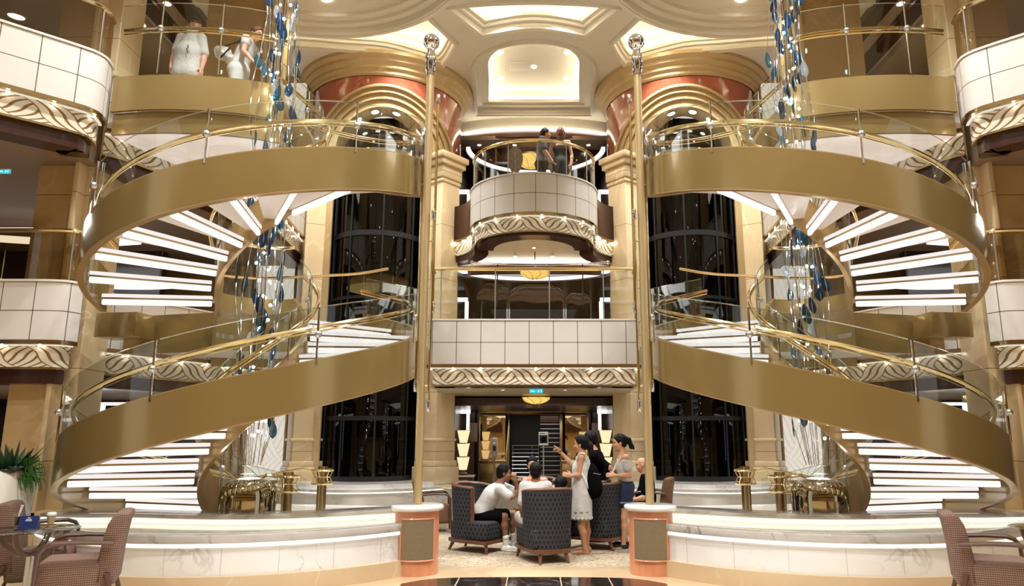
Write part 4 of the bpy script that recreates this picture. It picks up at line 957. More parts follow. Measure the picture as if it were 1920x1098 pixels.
for z_, w_ in ((.822, .025), (.808, .05), (.796, .06)):
    f = (z_-.721)/.119; yy = -.03+.03*f-.002; g.add([pl_(-w_/2, yy, z_-.003), pl_(w_/2, yy, z_-.003), pl_(w_/2, yy+.0008, z_+.003), pl_(-w_/2, yy+.0008, z_+.003)], [(0, 1, 2, 3)])
g.build('print', 'whiteplastic', t, smooth=0)
x, y = at_table(95, 981)
t = thing('coffee_cup', 'beige paper cup with white lid on the glass table', 'cup', (x, y, .72))
g = MB(); g.lathe([(.029, .721), (.041, .80)], (x, y, 0), 24); g.build('cup', 'papercup', t)
g = MB(); g.lathe([(.043, .80), (.044, .812), (.040, .825), (.036, .83), (0, .828)], (x, y, 0), 24); g.build('lid', 'whiteplastic', t)
# table at the right edge
t = thing('glass_table', 'round glass table cut by the right edge of the photo', 'table', (4.92, 7.35, 0))
g = MB(); g.lathe([(0, .708), (.30, .708), (.312, .714), (.30, .72), (0, .72)], (5.0, 7.35, 0), 48); g.build('glass_top', 'tableglass', t)
g = MB(); g.tube([(5.0, 7.35, 0), (5.0, 7.35, .5)], .035, 20); g.build('column', 'steel', t)
for a in (8, 98):
    g = MB(); g.tube([(5.0+.25*math.cos(R(b))*math.cos(R(a)), 7.35+.25*math.cos(R(b))*math.sin(R(a)), .70-.2*math.sin(R(b))) for b in range(0, 181, 15)], .026, 10); g.build('curved_bracket', 'darkarm', t)
for k in range(3):
    t = tag(MB().box((4.99, 7.3, .735+.03*k), (.17, .12, .026), R(10+8*k)).build('card_box', ('honeybox', 'redbox', 'honeybox')[k], bevel=.003, org=(4.99, 7.3, .72+.03*k)), ('bottom', 'middle', 'top')[k]+' honey coloured box in the small stack on the right edge table', 'box', 'boxes stacked on the right table')
# planter
x, y = -6.2, 8.7; x = P(18, 900, 8.7).x
t = thing('planter', 'tall white planter with spiky agave and dark rosettes at the far left', 'plant', (x, y, 0))
g = MB(); g.lathe([(.17, 0), (.24, .5), (.275, 1.18), (.255, 1.20), (.24, 1.14), (0, 1.12)], (x, y, 0), 40); g.build('pot', 'whitepot', t, smooth=60)
rr = random.Random(3); 
for k in range(26):
    a = rr.uniform(0, 2*PI); e = rr.uniform(.25, .75); L_ = rr.uniform(.3, .5); pts = []
    for j in range(6):
        q = j/5; pts.append((x+math.cos(a)*(.05+L_*e*q), y+math.sin(a)*(.05+L_*e*q), 1.14+L_*(1-e*.55)*q))
    g = MB(); g.tube(pts, [.022, .03, .027, .02, .012, .002], 6, flat=(1.5, .4)); g.build('agave_leaf', 'leafdark', t)
for cx_, cz_ in ((.12, 1.17), (-.06, 1.16), (.2, 1.2)):
    for k in range(12):
        a = 2*PI*k/12+cx_*9; g = MB(); g.ell((x+cx_+.055*math.cos(a), y-.2+.055*math.sin(a)*.6, cz_+.02), (.05, .045, .015), 8, 5, Matrix.Rotation(a, 3, 'Z') @ Matrix.Rotation(-.6, 3, 'Y')); g.build('rosette_leaf', 'leafblack', t)
g = MB()
for k in range(160):
    a = rr.uniform(-1.2, 1.2); b = rr.uniform(.1, .3); p0 = (x+.16, y-.08, 1.18); p1 = (x+.16+b*math.cos(a), y-.08+rr.uniform(-.12, .05), 1.26+rr.uniform(-.22, .12)); p2 = (p1[0]+.03, p1[1], p1[2]-.10); g.tube([p0, p1, p2], [.003, .004, .002], 4)
o = g.build('fern_fronds', 'ferngreen', t); o['kind'] = 'stuff'

# ================================================================ lobby of the first deck
def pt(px, py, D): p = P(px, py, D); return (p.x, p.y, p.z)
for mir, sd, pxs in ((1, 'left', 868), (-1, 'right', 1137)):
    p = P(pxs, 890, 17.5); x, y = p.x, p.y; zb = p.z
    t = thing('table_lamp', f'lamp of three stacked glowing tapered shades, {sd} of the lobby doors', 'lamp', (x, y, zb))
    g = MB(); g.lathe([(.11, zb), (.11, zb+.04), (.07, zb+.07), (.06, zb+.12)], (x, y, 0), 20); g.build('base', 'darkarm', t)
    z = zb+.12
    for k in range(3):
        g = MB(); g.lathe([(.092, z), (.157, z+.29), (.15, z+.29), (.087, z)], (x, y, 0), 8, R(22.5), R(382.5)); g.build('shade', 'shade', t, smooth=20)
        g = MB(); g.lathe([(.157, z+.288), (.164, z+.292), (.157, z+.302)], (x, y, 0), 8, R(22.5), R(382.5)); g.build('shade_rim', 'brassdark', t); z += .312
    t = thing('console', f'low stone topped console under the stacked lamp on the {sd}', 'console', (x, y, 0))
    g = MB(); g.box((x, y, zb/2-.02), (.5, .4, zb-.04)); g.build('body', 'mahogany', t, bevel=.01); g = MB(); g.box((x, y, zb-.02), (.56, .46, .04)); g.build('top', 'white_marble', t, bevel=.008)
    s = mir
    t = thing('glowing_wall_light', f'glowing white L shaped wall frame beside the {sd} lobby column', 'wall light', (s*-1.9, 20, 0))
    for q in ((847, 767, 882, 775), (875, 775, 880, 806)):
        a, b = P(2002-q[0] if s < 0 else q[0], q[1], 20.0), P(2002-q[2] if s < 0 else q[2], q[3], 20.0)
        g = MB(); g.box(((a.x+b.x)/2, 20, (a.z+b.z)/2), (abs(a.x-b.x), .06, abs(a.z-b.z))); g.build('tube', 'whitestrip', t, smooth=0)
    t = thing('mirror_panel', f'brass framed mirror bay {sd} of the lobby doors with a counter below', 'mirror', (s*-1.4, 21.6, 0))
    x0_, x1_ = P(899, 800, 21.5).x, P(951, 800, 21.5).x; zt_, zm, zb_ = P(0, 762, 21.5).z, P(0, 778, 21.5).z, P(0, 862, 21.5).z; x0_ *= s; x1_ *= s; cx = (x0_+x1_)/2; w = abs(x1_-x0_)
    g = MB(); g.box((cx, 21.55, (zm+zb_)/2), (w, .04, zm-zb_)); g.build('mirror', 'mirror', t, smooth=0)
    g = MB(); g.box((cx, 21.55, (zt_+zm)/2+.03), (w, .04, zt_-zm-.06)); g.build('upper_mirror', 'mirror', t, smooth=0)
    for xx in (x0_, x1_): g = MB(); g.box((xx, 21.5, 1.35), (.05, .08, 2.5)); g.build('stile', 'brassdark', t, bevel=.005)
    for zz in (zm, zb_): g = MB(); g.box((cx, 21.5, zz), (w, .07, .05)); g.build('rail', 'brassdark', t, bevel=.005)
    g = MB(); g.box((cx, 21.45, zb_/2), (w-.06, .2, zb_-.1)); g.build('counter_front', 'brassdark', t, bevel=.01); g = MB(); g.box((cx, 21.40, zb_-.02), (w, .4, .05)); g.build('counter_top', 'mirror', t, bevel=.006)
    g = MB(); g.box((s*-1.92, 21.7, 1.25), (.36, .1, 2.5)); g.build('side_panel', 'walnut', t, smooth=0)
    a = P(887 if s > 0 else 1118, 810, 20.5); t = tag(MB().box((a.x, 20.6, a.z), (.23, .03, .52)).build('wall_plaque', 'taupe', org=(a.x, 20.6, a.z), bevel=.004), f'pale grey plaque on the dark wall {sd} of the lobby doors', 'plaque')
    a = P(880 if s > 0 else 1126, 760, 20.4); t = thing('wall_sconce', f'small gold block sconce high on the {sd} lobby wall', 'wall light', (a.x, a.y, a.z)); g = MB(); g.box(tuple(a), (.28, .12, .2)); g.build('block', 'goldpale', t, bevel=.01)
# doors and the stair behind
dx0, dx1 = P(956, 800, 21.8).x, P(1051, 800, 21.8).x; dzt = P(0, 776, 21.8).z; dc = (dx0+dx1)/2
b = MB(); b.box((dx0-.06, 21.6, dzt/2), (.12, .3, dzt)); b.box((dx1+.06, 21.6, dzt/2), (.12, .3, dzt)); b.box((dc, 21.6, dzt+.06), (dx1-dx0+.24, .3, .12)); o = b.build('door_1', 'brassdark', kind='structure', bevel=.01)
b = MB(); b.box((dc, 22.03, dzt/2), (dx1-dx0, .03, dzt)); struct('door_2', b, 'black', smooth=0)
for z_ in (P(0, 766, 21.5).z, P(0, 772, 21.5).z): b = MB(); b.box((dc, 21.45, z_), (1.9, .06, .03)); struct('trim_door', b, 'brassdark', smooth=0)
t = thing('stairway', 'dark stair flight with pale nosings seen through the right half of the lobby door', 'stairs', (P(1034, 800, 21.9).x, 21.9, 0))
sx0, sx1 = P(1013, 800, 21.9).x, P(1049, 800, 21.9).x
g = MB()
for k in range(13):
    z_ = P(0, 898-8.6*k, 21.9).z; g.box(((sx0+sx1)/2, 21.93+.003*k, z_-.07), (sx1-sx0, .08, .13))
g.box(((sx0+sx1)/2, 21.96, .15), (sx1-sx0, .06, .3)); g.build('risers', 'black', t, smooth=0)
for k in range(13):
    z_ = P(0, 898-8.6*k, 21.9).z; g = MB(); g.box(((sx0+sx1)/2, 21.87, z_), (sx1-sx0, .05, .025)); g.build('nosing', 'steel', t, smooth=0)
g = MB(); g.box(((sx0+sx1)/2, 21.95, P(0, 785, 21.9).z), (sx1-sx0, .05, .2)); g.build('upper_wall', 'redmarble', t, smooth=0)
t = thing('stair_railing', 'chrome railing of horizontal bars behind the left half of the lobby door', 'railing', (P(980, 850, 21.7).x, 21.7, 0))
ra, rb = P(960, 850, 21.7).x, P(1010, 850, 21.7).x
for k in range(9):
    z_ = P(0, 834+7.4*k, 21.7).z; g = MB(); g.tube([(ra, 21.7, z_), (rb, 21.7, z_)], .022 if k else .03, 8); g.build('bar', 'chrome', t)
for xx in (ra+.02, (ra+rb)/2+.2, rb): g = MB(); g.tube([(xx, 21.72, 0), (xx, 21.72, P(0, 834, 21.7).z)], .025, 8); g.build('post', 'steel', t)
# sanitiser stand, sign stand
x, y, z = pt(927, 838, 14.6)
t = thing('sanitizer_stand', 'grey hand sanitizer dispenser on a dark pole in front of the left mirror', 'dispenser', (x, y, 0))
g = MB(); g.box((x, y, z), (.135, .10, .37)); g.build('dispenser', 'greyplastic', t, bevel=.035, bseg=3, smooth=60)
g = MB(); g.box((x, y-.052, z-.02), (.06, .01, .10)); g.build('window', 'black', t, bevel=.003); g = MB(); g.box((x, y-.052, z+.08), (.05, .01, .03)); g.build('badge', 'whiteplastic', t)
g = MB(); g.tube([(x, y, 0), (x, y, z-.15)], .022, 10); g.build('pole', 'brassdark', t); g = MB(); g.lathe([(.17, 0), (.17, .02), (.03, .03)], (x, y, 0), 24); g.build('foot', 'brassdark', t)
x, y, z = pt(1019, 822, 13.8)
t = thing('sign_stand', 'small framed black and white sign on a thin steel pole before the doors', 'sign', (x, y, 0))
g = MB(); g.box((x, y, z), (.185, .02, .25)); g.build('frame', 'steel', t, bevel=.004); g = MB(); g.box((x, y-.012, z), (.165, .004, .23)); g.build('sheet', 'whiteplastic', t, smooth=0)
g = MB(); g.box((x, y-.015, z-.01), (.15, .003, .15)); g.build('black_field', 'black', t, smooth=0); g = MB(); g.lathe([(0, -.003), (.045, 0)], (0, 0, 0), 20)
g.v = [(x+a, y-.018, z-.02+b) for a, b, c in g.v]; g.build('round_emblem', 'whiteplastic', t, smooth=0); g = MB(); g.box((x, y-.021, z-.02), (.05, .003, .016)); g.build('emblem_bar', 'black', t, smooth=0); g = MB(); g.box((x-.02, y-.015, z+.095), (.10, .003, .012)); g.build('heading', 'black', t, smooth=0)
g = MB(); g.tube([(x, y, 0), (x, y, z-.12)], .012, 8); g.build('pole', 'steel', t); g = MB(); g.lathe([(.15, 0), (.15, .015), (.02, .025)], (x, y, 0), 24); g.build('foot', 'steel', t)
# lobby table with card
x, y, z = pt(872, 906, 13.3); z = .70
t = thing('lobby_table', 'round pale topped table behind the boy, in front of the left lift column', 'table', (x, y, 0))
g = MB(); g.lathe([(0, z-.03), (.44, z-.03), (.455, z-.015), (.44, z), (0, z)], (x, y, 0), 40); g.build('top', 'tabletop', t, smooth=40); g = MB(); g.tube([(x, y, 0), (x, y, z-.03)], .04, 12); g.build('column', 'brassdark', t); g = MB(); g.lathe([(.25, 0), (.25, .02), (.05, .04)], (x, y, 0), 24); g.build('foot', 'brassdark', t)
t = tag(MB().box((x-.03, y-.1, z+.05), (.075, .05, .10)).build('card_holder', 'navycard', org=(x, y-.1, z), bevel=.004), 'small dark card holder standing on the pale lobby table', 'card')
# coffee table between the tub chairs
t = thing('coffee_table', 'low wooden table between the navy tub chairs', 'table', (.0, 11.0, 0))
g = MB(); g.lathe([(0, .52), (.30, .52), (.31, .535), (.30, .55), (0, .55)], (0, 11.05, 0), 32); g.build('top', 'legwood', t, smooth=40); g = MB(); g.lathe([(.22, 0), (.22, .02), (.05, .05), (.04, .52)], (0, 11.05, 0), 20); g.build('pedestal', 'legwood', t)
# exit signs
def sign_text(body, size, loc, parent, mat):
    cu = bpy.data.curves.new('lettering', 'FONT'); cu.body = body; cu.size = size; cu.extrude = .002; cu.align_x = 'CENTER'; cu.align_y = 'CENTER'
    o = bpy.data.objects.new('lettering', cu); C.objects.link(o); bpy.context.view_layer.update(); me = bpy.data.meshes.new_from_object(o.evaluated_get(bpy.context.evaluated_depsgraph_get())); bpy.data.objects.remove(o)
    me.transform(Matrix.Translation(loc) @ Matrix.Rotation(PI/2, 4, 'X')); me.materials.clear(); me.materials.append(M[mat]); o = bpy.data.objects.new('lettering', me); C.objects.link(o); o.parent = parent
def exit_sign(px, py, D, w, label, mir_arrow=True):
    p = P(px, py, D); h_ = w*.30
    t = thing('exit_sign', label, 'sign', (p.x, D, p.z))
    g = MB(); g.box((p.x, D, p.z), (w, .03, h_)); g.build('panel', 'exitblue', t, smooth=0)
    sign_text('Exit', h_*.62, (-w*.24, -.018, 0), t, 'signwhite')
    g = MB(); bx = p.x+w*.20; g.ell((bx, D-.018, p.z+h_*.24), (h_*.08, .004, h_*.08), 8, 6); g.bar((bx, D-.018, p.z+h_*.14), (bx-h_*.08, D-.018, p.z-h_*.1), h_*.12, .004); g.bar((bx-h_*.08, D-.018, p.z-h_*.08), (bx-h_*.25, D-.018, p.z-h_*.3), h_*.09, .004); g.bar((bx-h_*.06, D-.018, p.z-h_*.1), (bx+h_*.12, D-.018, p.z-h_*.3), h_*.09, .004); g.bar((bx-h_*.22, D-.018, p.z+h_*.08), (bx+h_*.2, D-.018, p.z+h_*.02), h_*.07, .004); g.build('running_figure', 'signwhite', t, smooth=0)
    g = MB(); ax = p.x+w*.40; g.bar((ax, D-.018, p.z-h_*.3), (ax, D-.018, p.z+h_*.3), h_*.09, .004); g.bar((ax, D-.018, p.z+h_*.3), (ax-h_*.17, D-.018, p.z+h_*.08), h_*.09, .004); g.bar((ax, D-.018, p.z+h_*.3), (ax+h_*.17, D-.018, p.z+h_*.08), h_*.09, .004); g.build('arrow', 'signwhite', t, smooth=0)
    g = MB(); g.box((p.x, D+.01, p.z+h_*.75), (w*.9, .03, h_*.4)); g.build('housing', 'greyplastic', t, bevel=.004)
exit_sign(1005, 733, 14.2, .26, 'lit turquoise exit sign hanging above the lobby entrance')
exit_sign(9, 322, 8.4, .13, 'lit turquoise exit sign under the upper left balcony')
p = P(1000, 761, 16.85)
t = thing('exit_sign', 'dim engraved exit plate on the beam below the amber bowl lamp', 'sign', (p.x, 16.85, p.z)); g = MB(); g.box((p.x, 16.85, p.z), (.46, .03, .09)); g.build('plate', 'mahogany', t, smooth=0)
sign_text('Exit', .085, (-.1, -.018, 0), t, 'goldpale')
g = MB(); ax = p.x+.13; g.bar((ax, 16.83, p.z-.03), (ax, 16.83, p.z+.03), .01, .004); g.bar((ax, 16.83, p.z+.03), (ax-.02, 16.83, p.z+.005), .01, .004); g.bar((ax, 16.83, p.z+.03), (ax+.02, 16.83, p.z+.005), .01, .004); g.build('arrow', 'goldpale', t, smooth=0)
# amber bowl lamps
for px, py, D, r, label in ((1005, 744, 16.55, .32, 'shallow amber glass bowl lamp over the lobby doors, first deck'), (1003, 509, 15.4, .33, 'amber glass bowl lamp behind the brass rail, second deck'), (995, 296, 19.3, .42, 'large amber glass bowl lamp behind the couple, third deck')):
    p = P(px, py, D); t = thing('bowl_lamp', label, 'ceiling lamp', tuple(p)); d_ = .16 if D < 18 else .30
    g = MB(); g.lathe([(0, -d_)]+[(r*math.sin(R(a)), -d_*math.cos(R(a))) for a in range(10, 91, 10)], tuple(p), 32, caps=False); g.build('glass_bowl', 'amberleaf', t, smooth=60)
    g = MB(); g.tube([(p.x+r*math.cos(2*PI*i/32), p.y+r*math.sin(2*PI*i/32), p.z) for i in range(32)], .018, 6, True); g.build('rim', 'brassdark', t); top_ = 2.45 if p.z < 3 else 5.56 if p.z < 6 else 9.25
    g = MB(); g.tube([(p.x, p.y, p.z-.02), (p.x, p.y, max(top_, p.z+.02))], .012, 8); g.build('stem', 'mahogany', t)
    for k in range(8):
        a = 2*PI*k/8; g = MB(); g.tube([(p.x+r*1.01*math.sin(R(b))*math.cos(a+.5*math.sin(R(b)*2)), p.y+r*1.01*math.sin(R(b))*math.sin(a+.5*math.sin(R(b)*2)), p.z-d_*1.01*math.cos(R(b))) for b in range(5, 91, 12)], .006, 5); g.build('leading', 'brassdark', t)
# ring lights
for cx, cy, z_, rx, ry, label in ((.02, 16.0, 5.28, 1.66, 1.02, 'thin white arc light on the dark ceiling, second deck lobby'), (.05, 18.25, 9.12, 1.76, 1.7, 'thin white arc light on the dark ceiling, third deck lobby')):
    t = thing('arc_light', label, 'ceiling light', (cx, cy, z_)); g = MB(); pl = [(cx+rx*math.cos(R(a)), cy+ry*math.sin(R(a))) for a in range(182, -3, -4)]
    g.strip(pl, z_, z_+.06, .10); g.build('diffuser', 'whitestrip', t, smooth=30); g = MB(); g.strip(offs(pl, .11), z_-.03, z_+.065, .10); g.build('trim', 'mahogany', t, smooth=30)
# second deck lobby: swag curtains, chrome rail, glazing, light frames
for k, (a, b_, c_, d_, lab) in enumerate(((895, 955, 525, 563, 'left draped swag of grey brown curtain, second deck'), (953, 1059, 527, 566, 'wide middle draped swag of grey brown curtain, second deck'), (1060, 1109, 548, 570, 'right draped swag of grey brown curtain, second deck'))):
    x0_, x1_ = P(a, 550, 17.6).x, P(b_, 550, 17.6).x; z1_, z0_ = P(0, c_, 17.6).z, P(0, d_, 17.6).z
    g = MB(); n = 24; vs = []; fs = []
    for i in range(n+1):
        q = i/n; arch_ = math.sin(PI*q)**.6
        for j in range(9):
            v_ = j/8; zz = z0_+(z1_-z0_)*(.25+.75*arch_)*v_+ .03*math.sin(q*9); vs.append((x0_+(x1_-x0_)*q, 17.6-.12*math.sin(PI*v_)+.03*math.sin(v_*19), zz))
    for i in range(n):
        for j in range(8): fs.append((i*9+j, i*9+9+j, i*9+10+j, i*9+j+1))
    g.add(vs, fs); o = g.build('swag_curtain', 'swag', org=((x0_+x1_)/2, 17.6, z0_), smooth=60); tag(o, lab, 'curtain', 'swag curtains of the second deck lobby'); 
    o.modifiers.new('thickness', 'SOLIDIFY').thickness = .02
q = [P(885+255*i/16, 492-1.0*math.sin(PI*i/16)*-4, 14.3) for i in range(17)]
t = thing('chrome_rail', 'bowed chrome rail with ball ends above the brass rail, second deck', 'rail', tuple(q[8]))
g = MB(); g.tube([tuple(p) for p in q], .022, 8); g.build('bar', 'chrome', t)
for p in (q[0], q[-1]): g = MB(); g.ell(tuple(p), .045, 12, 8); g.build('ball_end', 'chrome', t)
for i in (3, 13):
    g = MB(); p = q[i]; g.tube([tuple(p), (p.x, p.y, DK2+.9)], .014, 6); g.build('bracket', 'black', t)
for a, b_ in ((903, 951), (955, 1057), (1061, 1108)):
    x0_, x1_ = P(a, 580, 20.6).x, P(b_, 580, 20.6).x; z1_ = P(0, 566, 20.6).z
    t = thing('glazed_screen', {903: 'left', 955: 'middle', 1061: 'right'}[a]+' dark glazed shop screen with steel frame, second deck lobby', 'screen', ((x0_+x1_)/2, 20.6, DK2)); w = x1_-x0_
    g = MB(); g.box(((x0_+x1_)/2, 20.62, (z1_+DK2)/2), (w, .02, z1_-DK2)); g.build('pane', 'darkglass', t, smooth=0)
    for xx in (x0_, x1_): g = MB(); g.box((xx, 20.6, (z1_+DK2)/2), (.04, .05, z1_-DK2)); g.build('stile', 'steel', t, smooth=0)
    g = MB(); g.box(((x0_+x1_)/2, 20.6, z1_), (w, .05, .05)); g.build('head', 'steel', t, smooth=0); g = MB(); g.box(((x0_+x1_)/2, 20.9, DK2+.62), (w*.9, .3, .3)); g.build('display_shelf', 'walnut', t, smooth=0)
for mir, sd in SIDES:
    t = thing('glowing_wall_light', f'white glowing angular frame, second deck lobby, {sd} side', 'wall light', (-1.8*mir, 17.6, DK2))
    for qd in ((853, 558, 877, 565), (872, 565, 878, 597)):
        s = lambda v: 2002-v if mir < 0 else v
        a, b_ = P(s(qd[0]), qd[1], 17.6), P(s(qd[2]), qd[3], 17.6); g = MB(); g.box(((a.x+b_.x)/2, 17.6, (a.z+b_.z)/2), (abs(a.x-b_.x), .06, abs(a.z-b_.z))); g.build('tube', 'whitestrip', t, smooth=0)
    t = thing('glowing_wall_light', f'white glowing angular frame, third deck lobby, {sd} side', 'wall light', (-1.9*mir, 17.2, DK3))
    for qd in ((858, 356, 880, 363), (876, 363, 881, 390)):
        a, b_ = P(s(qd[0]), qd[1], 17.2), P(s(qd[2]), qd[3], 17.2); g = MB(); g.box(((a.x+b_.x)/2, 17.2, (a.z+b_.z)/2), (abs(a.x-b_.x), .06, abs(a.z-b_.z))); g.build('tube', 'whitestrip', t, smooth=0)
# leaf screens on the third deck
for px, lab in ((966, 'grey leaf shaped translucent screen left of the couple, third deck'), (1039, 'grey leaf shaped translucent screen behind the couple, third deck')):
    p = P(px, 302, 17.6); t = thing('leaf_screen', lab, 'screen', (p.x, p.y, p.z-.45))
    g = leaf_bm(1, p, .86, .40, 0, PI); g.build('leaf', 'greyleaf', t, smooth=60)
    g = MB(); g.tube([(p.x, p.y-.05, p.z-.46), (p.x, p.y-.05, p.z+.42)], .008, 5); g.build('vein', 'vein', t)
    for sx in (-1, 1):
        for k in range(3): g = MB(); z_ = p.z-.25+.2*k; g.tube([(p.x, p.y-.045, z_), (p.x+sx*.08, p.y-.05, z_+.10), (p.x+sx*.15, p.y-.035, z_+.12)], .005, 5); g.build('vein', 'vein', t)
    g = MB(); g.tube([(p.x, p.y, DK3), (p.x, p.y, p.z-.42)], .02, 8); g.build('stem', 'steel', t)
# first deck side rooms: light bands, windows, lampshade and crystal chandelier
for mir, sd in SIDES:
    for k, (za, zb_, D) in enumerate(((2.12, 2.17, 13.0), (1.86, 1.92, 15.2))):
        t = thing('light_band', f"{('upper','lower')[k]} long white light band in the side room behind the {sd} stairs", 'light strip', (-7.2*mir, D, za)); g = MB(mir); g.box((-7.2, D, (za+zb_)/2), (3.4, .1, zb_-za)); g.build('tube', 'whitestrip', t, smooth=0)
        for x in (-8.5, -6.2): g = MB(mir); g.tube([(x, D, zb_), (x, D, DK2-.9)], .012, 6); g.build('hanger', 'brassdark', t)
    t = thing('side_window', f'tall bluish daylight window behind the {sd} column', 'window', (-8.0*mir, 13.2, 0))
    for x in (-8.28, -7.92):
        g = MB(mir); g.box((x, 13.2, 1.55), (.3, .03, 1.2)); g.build('pane', 'window', t, smooth=0)
    g = MB(mir); g.box((-8.1, 13.16, 1.08), (.05, .06, 2.16)); g.box((-8.1, 13.16, 1.55), (.8, .06, .03)); g.build('frame', 'steel', t, smooth=0)
p = P(1757, 764, 12.6)
t = thing('wall_lamp', 'square gold lampshade glowing in the side room beyond the right stairs', 'lamp', tuple(p)); g = MB(); g.box(tuple(p), (.25, .2, .16)); g.build('shade', 'amber', t, bevel=.01); g = MB(); g.tube([(p.x, p.y, 0), (p.x, p.y, p.z-.08)], .02, 8); g.build('stem', 'brassdark', t)
p = P(1832, 748, 12.0)
t = thing('crystal_lamp', 'small crystal ceiling lamp in the side room beyond the right stairs', 'ceiling lamp', tuple(p)); g = MB(); g.lathe([(.05, -.07), (.14, -.03), (.2, .03), (.2, .06)], tuple(p), 20); g.build('bowl', 'amber', t); g = MB(); g.tube([tuple(p), (p.x, p.y, DK2-.9)], .012, 6); g.build('stem', 'brassdark', t)
for k in range(12): g = MB(); a = 2*PI*k/12; g.ell((p.x+.19*math.cos(a), p.y+.19*math.sin(a), p.z), (.03, .03, .06), 6, 5); g.build('crystal', 'clearleaf', t)
# curved ceiling light bands of the left and right side decks and wall details of the third deck
for mir, sd in SIDES:
    for k, (z_, D, w_, lab) in enumerate(((5.02, 12.6, .12, 'second'), (4.55, 14.3, .08, 'second'))):
        pts = dens([(-11, D-.6), (-9.5, D), (-8.2, D+.25), (-7.2, D+.1)], .2); g = MB(mir); t = thing('light_band', f"{('upper','lower')[k]} curved white light band on the dark ceiling of the {sd} side deck", 'light strip', (-9*mir, D, z_)); g.strip(pts, z_, z_+w_, .06); g.build('tube', 'whitestrip', t)
        for q in (pts[3], pts[-4]): g = MB(mir); g.tube([(q[0], q[1]+.03, z_+w_), (q[0], q[1]+.03, DK3-.9)], .012, 6); g.build('hanger', 'brassdark', t)
    b = MB(mir); b.ell((-6.6, 15.2, 8.35), (.85, .12, .75), 24, 12); struct('wall_niche_'+sd, b, 'mahogany')
# ================================================================ people: one continuous surface each, grown from blended limbs
class SDF:
    """blended tapered limbs and ellipsoids sampled on a grid and skinned with surface nets"""
    def __init__(s, cell=.011): s.p = []; s.cuts = []; s.cell = cell
    def cone(s, a, b, ra, rb, k=.02): s.p.append(('c', np.array(a, float), np.array(b, float), ra, rb, k)); return s
    def ell(s, c, r, rot=None, k=.02):
        s.p.append(('e', np.array(c, float), np.array(r, float), np.array(rot, float) if rot is not None else np.eye(3), 0, k)); return s
    def chain(s, pts, rs, k=.02):
        for i in range(len(pts)-1): s.cone(pts[i], pts[i+1], rs[i], rs[i+1], k)
        return s
    def cut(s, p, n): s.cuts.append((np.array(p, float), np.array(n, float)/np.linalg.norm(n))); return s      # removes the side n points to
    def mesh(s):
        lo = np.full(3, 9e9); hi = -lo
        for q in s.p:
            if q[0] == 'c': m = max(q[3], q[4]); a, b = np.minimum(q[1], q[2])-m, np.maximum(q[1], q[2])+m
            else: m = max(q[2]); a, b = q[1]-m, q[1]+m
            lo = np.minimum(lo, a); hi = np.maximum(hi, b)
        h = s.cell; lo = lo-3*h-.02; n = np.ceil((hi+3*h+.02-lo)/h).astype(int)+1
        D = np.full(n, .5, np.float32); ax = [lo[i]+h*np.arange(n[i]) for i in range(3)]
        for q in s.p:
            k = q[5]; mg = 2.2*k+3*h
            if q[0] == 'c': m = max(q[3], q[4])+mg; a, b = np.minimum(q[1], q[2])-m, np.maximum(q[1], q[2])+m
            else: m = max(q[2])+mg; a, b = q[1]-m, q[1]+m
            i0 = np.clip(np.floor((a-lo)/h).astype(int), 0, n); i1 = np.clip(np.ceil((b-lo)/h).astype(int)+1, 0, n)
            X, Y, Z = np.meshgrid(ax[0][i0[0]:i1[0]], ax[1][i0[1]:i1[1]], ax[2][i0[2]:i1[2]], indexing='ij')
            if q[0] == 'c':
                ba = q[2]-q[1]; L = max(1e-9, ba @ ba); t = np.clip(((X-q[1][0])*ba[0]+(Y-q[1][1])*ba[1]+(Z-q[1][2])*ba[2])/L, 0, 1)
                d = np.sqrt((X-q[1][0]-t*ba[0])**2+(Y-q[1][1]-t*ba[1])**2+(Z-q[1][2]-t*ba[2])**2)-(q[3]+(q[4]-q[3])*t)
            else:
                R_ = q[3]; x, y, z = X-q[1][0], Y-q[1][1], Z-q[1][2]; r = q[2]
                u = (x*R_[0, 0]+y*R_[1, 0]+z*R_[2, 0])/r[0]; v = (x*R_[0, 1]+y*R_[1, 1]+z*R_[2, 1])/r[1]; w = (x*R_[0, 2]+y*R_[1, 2]+z*R_[2, 2])/r[2]
                k0 = np.sqrt(u*u+v*v+w*w); k1 = np.sqrt((u/r[0])**2+(v/r[1])**2+(w/r[2])**2)+1e-9; d = k0*(k0-1)/k1
            S = D[i0[0]:i1[0], i0[1]:i1[1], i0[2]:i1[2]]
            hh = np.maximum(k-np.abs(S-d), 0)/k; D[i0[0]:i1[0], i0[1]:i1[1], i0[2]:i1[2]] = np.minimum(S, d)-hh*hh*k*.25
        if s.cuts:
            X, Y, Z = np.meshgrid(*ax, indexing='ij')
            for p, nn in s.cuts: D = np.maximum(D, (X-p[0])*nn[0]+(Y-p[1])*nn[1]+(Z-p[2])*nn[2])
        return nets(D, lo, h)
